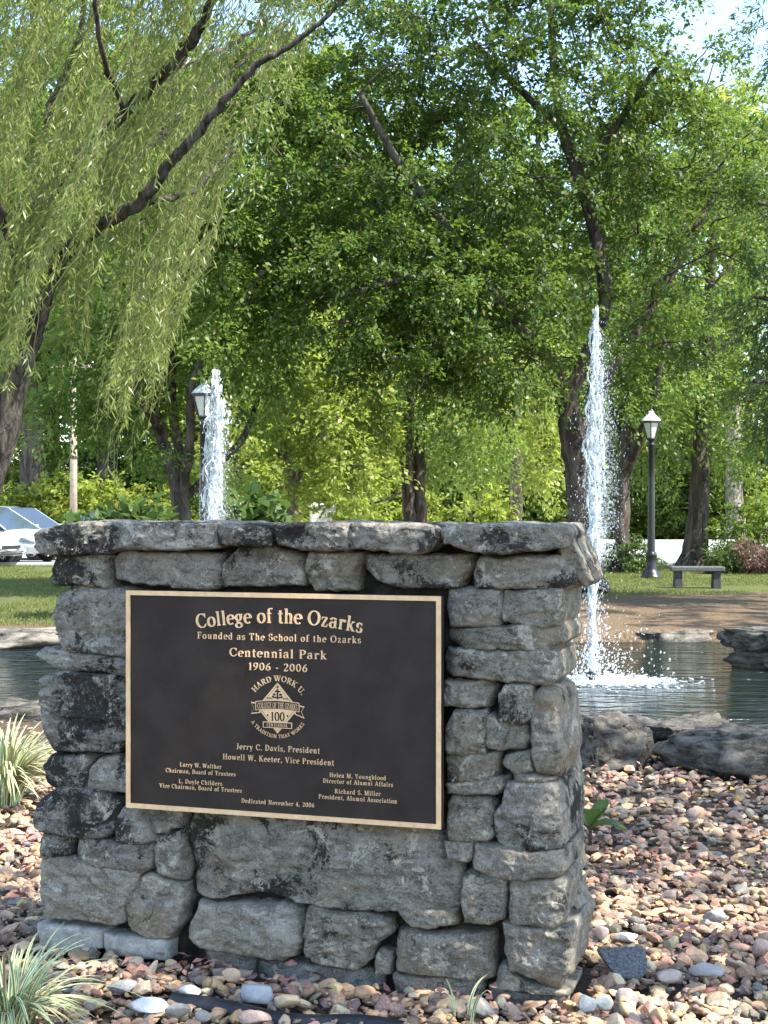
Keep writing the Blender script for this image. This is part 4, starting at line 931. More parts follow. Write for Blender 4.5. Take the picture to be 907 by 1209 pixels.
# right-hand trees
Z2 = 38; b0 = np.array([P(821, 672, Z2)[0], Z2, 0])
tree('slim_tree', 'straight slim-trunked tree standing just behind the stone bench', b0, [(b0, .34), (P(822, 640, Z2), .30), (P(826, 580, Z2), .26), (P(830, 500, Z2), .22), (P(836, 420, Z2), .18), (P(840, 300, Z2), .13), (P(842, 180, Z2), .06)],
     [chain(Z2, (830, 470, .1), (800, 420, .07, -.8), (765, 380, .05, -1)), chain(Z2, (834, 440, .1), (870, 390, .07, .8), (900, 350, .04, 1.2)), chain(Z2, (838, 330, .08), (800, 250, .05, .8), (780, 190, .03, 1))],
     [E(840, 320, Z2, 110, 170, 3, 120), E(780, 470, Z2, 60, 75, 2, 44), E(885, 470, Z2, 60, 80, 2, 50), E(840, 180, Z2, 110, 100, 2.6, 60)], M['leaf_mid'], M['bark'], .125, .07, 115, .8, 2, .7, gap=.32)
Z3 = 36; b0 = np.array([P(733, 660, Z3)[0], Z3, 0])
tree('forked_tree', 'dark forked tree seen through the spray beside the lamp post', b0, [(b0, .22), (P(735, 610, Z3), .18), (P(738, 560, Z3), .16), (P(742, 520, Z3), .18), (P(738, 440, Z3), .13), (P(735, 340, Z3), .07)],
     [chain(Z3, (738, 560, .15), (756, 515, .13, -.6), (772, 470, .1, -1), (785, 400, .06, -1.2)), chain(Z3, (740, 530, .1), (715, 470, .08, .6), (690, 420, .05, 1))], [E(735, 420, Z3, 70, 90, 2.2, 70), E(715, 320, Z3, 90, 90, 2.6, 60), E(790, 420, Z3, 50, 80, 2, 40)], M['leaf_mid'], M['bark'], .12, .065, 115, .75, 3, .7, gap=.3)
Z4 = 45; b0 = np.array([P(484, 648, Z4)[0], Z4, 0])
tree('twin_tree', 'twin-stemmed dark tree in the middle beyond the top of the wall', b0, [(b0, .27), (P(483, 600, Z4), .22), (P(481, 540, Z4), .2), (P(484, 460, Z4), .15), (P(490, 330, Z4), .08)], [[(b0+[.45, .1, 0], .22)]+chain(Z4, (496, 600, .2), (495, 545, .18), (500, 470, .13), (515, 380, .07)), chain(Z4, (484, 575, .06), (455, 590, .04, -.6), (430, 596, .02, -.8))],
     [E(490, 430, Z4, 100, 95, 3, 90), E(500, 320, Z4, 120, 100, 3, 80), E(550, 500, Z4, 60, 60, 2, 30), E(430, 500, Z4, 50, 50, 2, 22)], M['leaf_mid'], M['bark'], .14, .08, 115, .9, 4, .7, gap=.28)
Z5 = 50; b0 = np.array([P(610, 640, Z5)[0], Z5, 0])
tree('thin_tree', 'thin reddish-brown trunked tree between the twin tree and the large tree', b0, [(b0, .26), (P(610, 600, Z5), .22), (P(609, 540, Z5), .2), (P(612, 460, Z5), .14), (P(618, 360, Z5), .08)], [chain(Z5, (610, 500, .1), (580, 450, .07, -.6), (560, 420, .04, -.8)), chain(Z5, (612, 470, .08), (640, 430, .05, .6))],
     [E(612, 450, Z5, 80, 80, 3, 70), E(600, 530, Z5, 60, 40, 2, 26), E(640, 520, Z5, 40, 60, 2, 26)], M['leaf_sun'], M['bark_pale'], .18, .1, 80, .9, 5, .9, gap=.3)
# left-hand trees
Z6 = 27; b0 = np.array([P(214, 695, Z6)[0], Z6, 0])
tree('multistem_tree', 'dark multi-stemmed tree behind the willow, beside the near lamp post', b0, [(b0, .2), (P(213, 600, Z6), .16), (P(205, 560, Z6), .13), (P(190, 510, Z6), .11), (P(176, 450, Z6), .09), (P(165, 350, Z6), .09), (P(170, 220, Z6), .05)],
     [chain(Z6, (213, 605, .13), (212, 540, .1, .5), (203, 470, .09, .8), (204, 400, .075, 1), (215, 300, .06, 1)), chain(Z6, (214, 590, .11), (225, 520, .09, -.5), (228, 450, .075, -.8), (270, 390, .08, -1), (310, 320, .05, -1.2)), chain(Z6, (190, 510, .1), (165, 470, .07, -1), (130, 430, .05, -1.4)),
      chain(Z6, (213, 595, .08), (245, 560, .065, .5), (285, 520, .07, .9), (305, 470, .04, 1.2))],
     [E(170, 320, Z6, 130, 140, 3, 130), E(250, 400, Z6, 90, 90, 2.6, 80), E(120, 430, Z6, 75, 75, 2.2, 50), E(300, 280, Z6, 90, 120, 2.8, 90), E(220, 150, Z6, 150, 120, 3, 90), E(150, 540, Z6, 55, 35, 1.8, 16), E(92, 495, Z6, 50, 40, 1.5, 30), E(330, 190, Z6, 90, 120, 2.8, 110), E(390, 170, Z6+1, 80, 100, 2.4, 70)], M['leaf_mid'], M['bark'], .105, .058, 125, .7, 6, .6, gap=.33)
Z7 = 43; b0 = np.array([P(346, 650, Z7)[0], Z7, 0])
tree('bright_tree', 'low bright yellow-green tree with pale stems behind the wall top', b0, [(b0, .24), (P(346, 600, Z7), .2), (P(342, 560, Z7), .17), (P(335, 510, Z7), .12), (P(340, 440, Z7), .07)], [chain(Z7, (344, 580, .12), (365, 540, .09, -.6), (400, 490, .06, -1)), chain(Z7, (342, 560, .1), (320, 520, .07, .5), (300, 480, .04, .8))],
     [E(390, 480, Z7, 75, 75, 2.8, 80), E(330, 540, Z7, 60, 45, 2.2, 36), E(415, 555, Z7, 55, 40, 2.2, 36), E(350, 420, Z7, 90, 65, 2.8, 66), E(290, 520, Z7, 40, 50, 2, 24)], M['leaf_sun'], M['bark_pale'], .17, .1, 85, .8, 7, .6, gap=.3)
# feathery tree leaning in at the right edge
Z8 = 24; b0 = np.array([P(1010, 690, Z8)[0], Z8, 0])
tree('feathery_tree', 'dark feathery tree whose boughs reach in at the right edge', b0, [(b0, .3), (P(1006, 560, Z8), .24), (P(1000, 400, Z8), .2), (P(1000, 200, Z8), .12), (P(1002, 0, Z8), .06)], [chain(Z8, (1004, 480, .08), (950, 455, .05, -.6), (890, 450, .03, -1)), chain(Z8, (1000, 380, .08), (940, 360, .05, .6), (890, 350, .03, 1)), chain(Z8, (1000, 280, .07), (940, 250, .05), (895, 240, .03))],
     [E(945, 470, Z8, 62, 55, 2.2, 60), E(960, 350, Z8, 75, 70, 2.4, 60), E(960, 240, Z8, 75, 70, 2.4, 45), E(1060, 330, Z8, 90, 220, 2.6, 90), E(940, 40, Z8, 60, 40, 1.6, 14)], M['leaf_fir'], M['bark'], .12, .03, 130, .6, 8, .4, gap=.28, flat_=.3)
Z9 = 72.5; b0 = np.array([P(868, 645, Z9)[0], Z9, 0])
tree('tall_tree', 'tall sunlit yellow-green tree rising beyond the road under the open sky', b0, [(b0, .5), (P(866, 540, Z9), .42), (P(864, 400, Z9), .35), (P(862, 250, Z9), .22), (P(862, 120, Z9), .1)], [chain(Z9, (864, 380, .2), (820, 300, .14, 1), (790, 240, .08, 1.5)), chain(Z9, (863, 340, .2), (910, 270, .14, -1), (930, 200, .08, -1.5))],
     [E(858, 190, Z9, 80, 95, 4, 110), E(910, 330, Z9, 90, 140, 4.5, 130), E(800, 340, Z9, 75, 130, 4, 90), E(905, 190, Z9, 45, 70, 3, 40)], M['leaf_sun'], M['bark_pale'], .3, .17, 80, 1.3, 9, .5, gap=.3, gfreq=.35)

# ------------------------------------------------------------------ the weeping willow
Zw = 13.0; rs = np.random.default_rng(21)
b0 = np.array([P(-75, 730, Zw)[0], Zw, 0])
wil = thing('weeping_willow', 'leaning weeping willow with long hanging strands at the upper left', 'tree', tuple(b0))
wt = MB()
def limb(ch, seed, sides=12):
    p = np.array([c[0] for c in ch])-b0; r_ = np.array([c[1] for c in ch]); n = len(p)*7; pp = dens(p, n); rr = .76*np.interp(np.linspace(0, len(p)-1, n), np.arange(len(p)), r_)
    pp[1:-1] += rs.normal(0, .009, (n-2, 3)); wt.tube(pp, rr, sides, rough=.3, seed=seed); return pp
ch = [limb([(b0, .24), (P(-40, 640, Zw), .2)]+chain(Zw, (0, 528, .165), (22, 440, .15), (38, 385, .14), (54, 335, .125), (72, 305, .1)), 1, 18)]
ch.append(limb(chain(Zw, (60, 325, .1), (72, 305, .095), (106, 274, .085, -.2), (165, 238, .072, -.4), (200, 195, .06, -.6), (232, 160, .052, -.7), (288, 92, .042, -.9), (345, 52, .032, -1), (397, 8, .022, -1.1), (420, -40, .012, -1.2)), 2))
ch.append(limb(chain(Zw, (34, 395, .11), (28, 340, .1, .2), (44, 262, .09, .3), (78, 202, .082, .3), (148, 132, .075, .2), (198, 82, .068, 0), (232, 40, .06, -.2), (252, -5, .05, -.4), (270, -70, .035, -.6)), 3))
ch.append(limb(chain(Zw, (44, 262, .07, .3), (63, 185, .062, .4), (58, 135, .058, .5), (78, 90, .052, .6), (95, 42, .045, .7), (100, -20, .035, .8)), 4))
ch.append(limb(chain(Zw, (165, 238, .045, -.4), (225, 228, .03, .2), (262, 190, .02, .6), (280, 178, .01, .8)), 5, 8)); ch.append(limb(chain(Zw, (72, 305, .05), (120, 245, .045, .8), (180, 170, .035, 1.4), (260, 95, .025, 2), (340, 25, .015, 2.5)), 6, 8))
ch.append(limb(chain(Zw, (28, 340, .06, .2), (0, 250, .05, -.6), (-30, 150, .04, -1.2), (-40, 40, .03, -1.6)), 7, 8)); ch.append(limb(chain(Zw, (148, 132, .04, .2), (120, 60, .03, -1), (110, -40, .02, -1.6)), 8, 8))
ch.append(limb(chain(Zw, (198, 82, .035), (260, 60, .025, .8), (320, 20, .02, 1.4)), 9, 8))
wt.build('trunk', M['bark_willow'], wil)
bx = np.array([-160, -60, 0, 40, 75, 110, 140, 165, 190, 215, 245, 285, 330, 400, 430]); by = np.array([560, 520, 500, 420, 440, 470, 515, 500, 430, 350, 280, 205, 150, 40, -40])
wc = MB(); wtw = MB()
def strand(x0, yb, Zs, L_, lean, q, dens_=1.0, tone=.5):
    n = int(L_/.13)+3; t_ = np.linspace(0, 1, n); end = P(x0, yb, Zs); up = 1-t_
    p = np.column_stack([end[0]+lean*L_*up**1.3+.10*L_*up**4+.035*np.sin(t_*6+q)+.012*np.sin(t_*17+q*2), end[1]+rs.normal(0, .15)*up, end[2]+L_*up])-b0
    wtw.tube(p, np.linspace(.0042, .0013, n), 3, cap=False)
    m_ = int(L_/.018*dens_); tt = rs.uniform(.04, 1, m_)**.85; bare = vnoise(np.column_stack([tt*5, tt*0+q*3.3, tt*0]), 5) > -.45; tt = tt[bare]; m_ = len(tt)
    pos = np.column_stack([np.interp(tt, t_, p[:, k]) for k in range(3)])
    dd = norm(np.column_stack([rs.normal(-.2, .5, m_), rs.normal(0, .5, m_), rs.normal(-.8, .25, m_)])); nn = norm(rs.normal(0, 1, (m_, 3))+[0.2, -.3, .3])
    leaf_quads(wc, pos, dd, nn, rs.uniform(.05, .135, m_), rs.uniform(.010, .020, m_), .1, np.column_stack([np.clip(.6*tone+.4*rs.random(m_), 0, 1), rs.random(m_)*.975, rs.random(m_)]))
q = 0
cl = [(rs.uniform(-150, 230), None) for _ in range(150)]+[(rs.uniform(200, 420), None) for _ in range(34)]+[(rs.normal(150, 12), 'tip') for _ in range(7)]+[(rs.uniform(-20, 40), 'tip') for _ in range(6)]+[(rs.uniform(-60, 110), 'front') for _ in range(9)]
for cx, kind in cl:                                    # strands hang in tresses, with gaps of bare air between
    bot = np.interp(cx, bx, by); Zc = Zw+(rs.uniform(-.8, 2.4) if rs.random() < .7 else rs.uniform(2.2, 4.2))
    if kind == 'front': Zc = Zw-rs.uniform(.4, 1.6)
    cy = bot-rs.exponential(40) if kind == 'tip' else bot-rs.uniform(-10, 1)*1.0-rs.uniform(0, max(50, bot+170))
    Lc = rs.uniform(.9, 2.2); ln_ = rs.normal(.3, .13); tone = rs.random()
    for _ in range(int(rs.uniform(5, 13))):
        q += 1; strand(cx+rs.normal(0, 13), cy-abs(rs.normal(0, 28)), Zc+rs.normal(0, .22), Lc*rs.uniform(.6, 1.15), ln_+rs.normal(0, .04), q, 1.0, tone)
for _ in range(90):                                    # single thin strands, some nearly bare
    q += 1; cx = rs.uniform(60, 330); strand(cx, np.interp(cx, bx, by)+rs.uniform(-120, 60), Zw+rs.uniform(-.5, 2), rs.uniform(.8, 1.9), rs.normal(.2, .12), q, .35, rs.random())
cw = wc.build('crown', M['leaf_willow'], wil); wtw.build('hanging_twigs', M['twig_yellow'], cw)
# upper willow boughs that the strands hang from (beyond the picture's top)

# ------------------------------------------------------------------ trees of the far belt, beyond the road
def proto(seed, h, leaf, label, name, spread=.36, low=.12):
    b = np.array([0., 0., 0.])
    ells = [((0, 0, h*.62), (h*spread, h*spread, h*.36), 90), ((h*.16, 0, h*.36), (h*spread*.9, h*spread*.8, h*.24), 46), ((-h*.17, -.1, h*.4), (h*spread*.8, h*spread*.8, h*.26), 46), ((0, -h*.1, h*.2), (h*spread*.9, h*spread*.7, h*.16), 36)]
    return tree(name, label, b, [((0, 0, 0), .02*h+.05), ((.1, 0, h*.3), .017*h+.03), ((0, .1, h*.6), .011*h+.02), ((.1, 0, h*.9), .02)], [[((0.05, 0, h*.3), .01*h), ((h*.12, 0, h*.45), .006*h), ((h*.2, .2, h*.6), .02)], [((0.05, 0, h*.35), .01*h), ((-h*.12, 0, h*.5), .006*h), ((-h*.2, -.2, h*.62), .02)]],
                ells, leaf, M['bark_pale'], .26, .15, 72, 1.05, seed, .45, gap=.22, gfreq=.4, twig_r=.03)
LB = {0: 'sunlit yellow-green tree in the belt beyond the road', 1: 'mid-green tree in the belt beyond the road', 2: 'darker green tree in the belt beyond the road'}
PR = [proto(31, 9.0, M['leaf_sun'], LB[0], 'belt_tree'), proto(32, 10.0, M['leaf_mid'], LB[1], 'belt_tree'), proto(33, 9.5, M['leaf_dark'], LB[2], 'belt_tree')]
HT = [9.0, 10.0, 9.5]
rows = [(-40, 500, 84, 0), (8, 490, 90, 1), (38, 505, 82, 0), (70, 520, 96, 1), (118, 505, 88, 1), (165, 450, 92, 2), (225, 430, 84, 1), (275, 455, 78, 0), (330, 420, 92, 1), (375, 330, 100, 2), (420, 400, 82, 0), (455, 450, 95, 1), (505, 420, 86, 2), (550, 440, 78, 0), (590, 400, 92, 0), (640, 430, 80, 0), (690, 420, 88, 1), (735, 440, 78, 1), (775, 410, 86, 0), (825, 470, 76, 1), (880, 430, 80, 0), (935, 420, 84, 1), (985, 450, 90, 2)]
tb = tree('tall_belt_tree', 'tall mid-green tree rising far behind the nearer crowns', (0, 0, 0), [((0, 0, 0), .42), ((.2, 0, 6), .36), ((0, .2, 12), .25), ((.1, 0, 19), .06)], [[((.2, 0, 7), .2), ((2.4, .3, 11), .1), ((3.6, 0, 14), .04)], [((.1, 0, 8), .2), ((-2.4, -.3, 12), .1), ((-3.4, 0, 15), .04)]],
    [((0, 0, 13), (4.6, 4, 7), 190), ((2.4, 0, 9), (3.6, 3.4, 4), 70), ((-2.4, 0, 8.5), (3.6, 3.4, 4), 70)], M['leaf_mid'], M['bark'], .27, .155, 80, 1.15, 35, .5, gap=.22, gfreq=.35, twig_r=.03)
for i, (px, top, Zt) in enumerate([(330, 170, 104), (455, 150, 110), (545, 100, 106), (640, 90, 112), (735, 130, 106), (240, 230, 104), (150, 150, 108), (55, 90, 104), (-30, 60, 100), (20, -40, 74), (110, -20, 78), (200, 40, 80), (300, 30, 84), (410, 30, 90)]):
    p = P(px, HZ, Zt); sc = (EYE+(HZ-top)/F*Zt)/20; o = tb if i == 0 else copy_thing(tb, None, 0)
    o.location = (p[0], Zt+2.8, 0); o.rotation_euler = (0, 0, i*1.3); o.scale = (sc, sc, sc); o['group'] = 'tall trees far behind the nearer crowns'
used = set()
for i, (px, top, Zt, kd) in enumerate(rows):
    p = P(px, HZ, Zt); h = EYE+(HZ-top)/F*Zt; sc = h/HT[kd]; rr = random.Random(i)
    if kd not in used: o = PR[kd]; used.add(kd); o.location = (p[0], Zt, 0); o.rotation_euler = (0, 0, rr.uniform(0, 6)); o.scale = (sc*1.15, sc*1.15, sc)
    else: o = copy_thing(PR[kd], (p[0], Zt, 0), rr.uniform(0, 6.28), (sc*rr.uniform(1.05, 1.35), sc*rr.uniform(1.05, 1.3), sc))
    o['group'] = 'belt of trees beyond the road: '+('yellow-green', 'mid-green', 'dark green')[kd]

def shrub(name, label, loc, rx, ry, h, leaf, seed, lL=.1, lW=.05, n=60, nper=60, ln=.35, group=None, droop=.2):
    b = np.array([loc[0], loc[1], 0.]); st = []
    for q in range(5):
        a = q*1.26; st.append([(b+[.06*math.cos(a), .06*math.sin(a), 0], .022), (b+[rx*.4*math.cos(a), ry*.4*math.sin(a), h*.45], .016), (b+[rx*.6*math.cos(a), ry*.6*math.sin(a), h*.8], .007)])
    return tree(name, label, b, st[0], st[1:], [(b+[0, 0, h*.55], (rx, ry, h*.45), n), (b+[0, 0, h*.25], (rx*.95, ry*.95, h*.25), n//2)], leaf, M['bark'], lL, lW, nper, ln, seed, droop, group, .12, .008, 6, 1.2, 'shrub')
hedge = shrub('roadside_shrub', 'bright leafy shrub in the thicket along the far road side', (0, 76), 2.4, 1.8, 2.9, M['leaf_sun'], 51, .24, .13, 60, 55, .8, 'shrubs in the thicket along the far road side')
for i in range(17):
    rr = random.Random(70+i); px = -30+i*60+rr.uniform(-15, 15); Zt = rr.uniform(73.5, 77); loc = (P(px, HZ, Zt)[0], Zt, 0); s_ = rr.uniform(.75, 1.25)
    if i == 0: hedge.location = loc
    else: copy_thing(hedge, loc, rr.uniform(0, 6.28), (s_*1.1, s_, s_*rr.uniform(.8, 1.15)))
def gsh(px, py, **kw):
    g0 = G(px, py); return (g0[0], g0[1])
shrub('shrub', 'round green shrub beside the road at the right edge', gsh(893, 674), 1.05, .9, 1.75, M['leaf_mid'], 52, .11, .06, 70, 70, .35)
shrub('shrub', 'low spiky dark plant between the bench tree and the round shrub', gsh(856, 677), .4, .4, .6, M['leaf_dark'], 53, .16, .03, 40, 60, .3)
shrub('shrub', 'reddish brown shrub in front of the round green one', gsh(903, 678), .62, .5, 1.0, M['leaf_red'], 54, .08, .03, 50, 70, .28)
shrub('shrub', 'low dark green shrub between the fountain and the lamp post', gsh(742, 676), .75, .6, .85, M['leaf_dark'], 55, .09, .045, 46, 70, .28)
shrub('shrub', 'broad-leaved dark bush showing above the wall right of the jet', (-1.95, 20.6), .5, .5, 1.68, M['leaf_dark'], 56, .24, .13, 46, 34, .4)
shrub('shrub', 'broad-leaved dark bush showing above the left end of the wall', (-3.85, 21.0), .55, .5, 1.72, M['leaf_dark'], 57, .22, .11, 46, 34, .4)
shrub('shrub', 'small bright green bush just above the wall top near the large tree', (2.45, 33.5), .9, .7, 2.05, M['leaf_sun'], 58, .16, .09, 44, 40, .4)

# unseen trees added for shade, crowns shaped to dapple monument, boulders and bank
def offtree(label, base, ctr, rad, n, seed, nper=90, lL=.11, gap=.3, extra=()):
    base = np.array(base, float); c = np.array(ctr, float)
    return tree('shade_tree', label, base, [(base, .24), (base+[-.1, 0, 2], .2), (base*[.6, .6, 0]+c*[.4, .4, .0]+[0, 0, c[2]*.7], .15), (c, .06)], [[(base+[-.1, 0, 2.5], .12), (c+[-rad[0]*.5, rad[1]*.3, -.2], .03)], [(base+[-.1, 0, 2.8], .12), (c+[rad[0]*.3, -rad[1]*.5, 0], .03)], [(base+[-.1, 0, 2.8], .12), (c+[rad[0]*.3, rad[1]*.5, 0], .03)]],
                [(c, rad, n)]+list(extra), M['leaf_main'], M['bark'], lL, lL*.58, nper, .6, seed, .5, gap=gap, gfreq=.9)
offtree('unseen spreading tree added beyond the right edge to shade the monument', (7.4, 3.2, 0), (3.15, 3.0, 6.6), (1.25, 1.5, 1.1), 62, 41, 85, gap=.3, extra=[((5.7, 3.6, 6.9), (1.5, 2.2, .9), 40), ((3.6, 1.2, 6.6), (1.8, .9, .9), 26)])
offtree('unseen tree added beyond the right edge to shade the pond boulders', (10.5, 6.0, 0), (7.0, 6.0, 7.2), (2.4, 2.2, 1.4), 60, 42, 80, gap=.34)
offtree('unseen tree added beyond the right edge to shade the bare bank', (15.0, 17.5, 0), (12.5, 17.8, 8.5), (4.0, 3.0, 2.2), 130, 43, 90, .13)

# ------------------------------------------------------------------ lamp posts, bench, pillar, pole
def lamp_post(loc, label):
    root = thing('lamp_post', label, 'lamp post', loc, R(18), 'lamp posts')
    b = MB(); b.lathe([(0, 0), (.24, 0), (.24, .05), (.21, .07), (.2, .12), (.16, .17), (.125, .22), (.12, .5), (.13, .52), (.13, .56), (.095, .6), (.09, .62)], 24); b.build('base', M['black'], root)
    b = MB(); b.lathe([(.09, .6), (.085, .9), (.075, 2.2), (.068, 3.02), (.09, 3.04), (.09, 3.07), (.06, 3.10), (.06, 3.14), (.1, 3.17), (.12, 3.2), (0, 3.2)], 20); b.build('pole', M['black'], root)
    b = MB(); b.lathe([(.10, 3.2), (.165, 3.42), (.205, 3.56), (0, 3.56)], 6); b.build('lantern_glass', M['lens'], root, smooth=False)
    fr = MB()
    for q in range(6):
        a = q*math.pi/3; c, s_ = math.cos(a), math.sin(a); fr.tube([(.105*c, .105*s_, 3.19), (.17*c, .17*s_, 3.42), (.212*c, .212*s_, 3.57)], .012, 6)
    fr.lathe([(.215, 3.55), (.235, 3.555), (.235, 3.6), (.215, 3.605), (0, 3.605)], 6); fr.lathe([(0, 3.185), (.13, 3.185), (.13, 3.215), (0.0, 3.215)], 6); fr.build('lantern_frame', M['black'], root, smooth=False)
    b = MB(); b.lathe([(.225, 3.606), (.19, 3.66), (.12, 3.72), (.07, 3.77), (.055, 3.83), (0.0, 3.83)], 12); b.build('lantern_roof', M['dome'], root)
    b = MB(); b.lathe([(.05, 3.831), (.045, 3.86), (.02, 3.88), (.028, 3.91), (0, 3.96)], 12); b.build('finial', M['black'], root)
    return root
g0 = G(769, 683); lp = lamp_post((g0[0], g0[1], 0), 'black lamp post with six-sided lantern standing by the stone bench')
copy_thing(lp, (P(241, HZ, 25.3)[0], 25.3, 0), R(40), 1.0, 'black lamp post half hidden behind the left water jet')
# bench
g0 = G(823, 694); bn = thing('stone_bench', 'small grey stone bench on two block legs beneath the slim tree', 'bench', (g0[0], g0[1], 0), R(-4))
b = MB(); b.box((-.53, -.19, .335), (.53, .19, .43)); bevel(b.build('seat', M['granite_top'], bn, smooth=False), .02, 3)
for sx in (-1, 1):
    b = MB(); b.box((sx*.38-.085, -.15, -.02), (sx*.38+.085, .15, .334), taper=.012); bevel(b.build('leg', M['granite'], bn, smooth=False), .015)
# pillar
p0 = P(381, HZ, 50); pil = thing('gate_pillar', 'cream block pillar with peaked cap seen above the wall top', 'pillar', (p0[0], 50, 0), R(8)); pil.scale = (1.05, 1.05, 1.09)
b = MB(); row = 0; z = 0
while z < 1.5:
    for q in range(2 if row % 2 == 0 else 3):
        w_ = .8/(2 if row % 2 == 0 else 3); b.box((-.4+q*w_+.006, -.3, z+.006), (-.4+(q+1)*w_-.006, .3, z+.164))
    z += .17; row += 1
b.box((-.385, -.285, 0), (.385, .285, 1.53)); b.build('shaft', M['cream'], pil, smooth=False)
b = MB(); b.box((-.46, -.35, 1.53), (.46, .35, 1.61)); b.add([(-.44, -.33, 1.61), (.44, -.33, 1.61), (.44, .33, 1.61), (-.44, .33, 1.61), (-.12, 0, 1.75), (.12, 0, 1.75)], [[0, 1, 5, 4], [2, 3, 4, 5]]); b.add([(.44, -.33, 1.61), (.44, .33, 1.61), (.12, 0, 1.75), (-.44, .33, 1.61), (-.44, -.33, 1.61), (-.12, 0, 1.75)], [[0, 1, 2], [3, 4, 5]]); b.build('cap', M['cream'], pil, smooth=False)
# utility pole
p0 = P(87, HZ, 64); up = thing('utility_pole', 'pale wooden utility pole rising behind the parked cars', 'utility pole', (p0[0], 64, 0))
b = MB(); b.lathe([(0, 0), (.17, 0), (.16, 4), (.13, 8.5), (0, 8.5)], 14); b.build('shaft', M['pole'], up)
b = MB(); b.box((-1.0, -.06, 7.9), (1.0, .06, 8.05)); b.build('crossarm', M['pole'], up, smooth=False)
for q in (-.85, -.3, .3, .85):
    b = MB(); b.lathe([(0, 8.051), (.03, 8.051), (.05, 8.12), (.03, 8.2), (0, 8.2)], 8, (q, 0, 0)); b.build('insulator', M['lens'], up)
b = MB(); b.lathe([(.165, 3.86), (.2, 3.87), (.2, 3.98), (.165, 3.99)], 14); b.build('band', M['bark'], up)

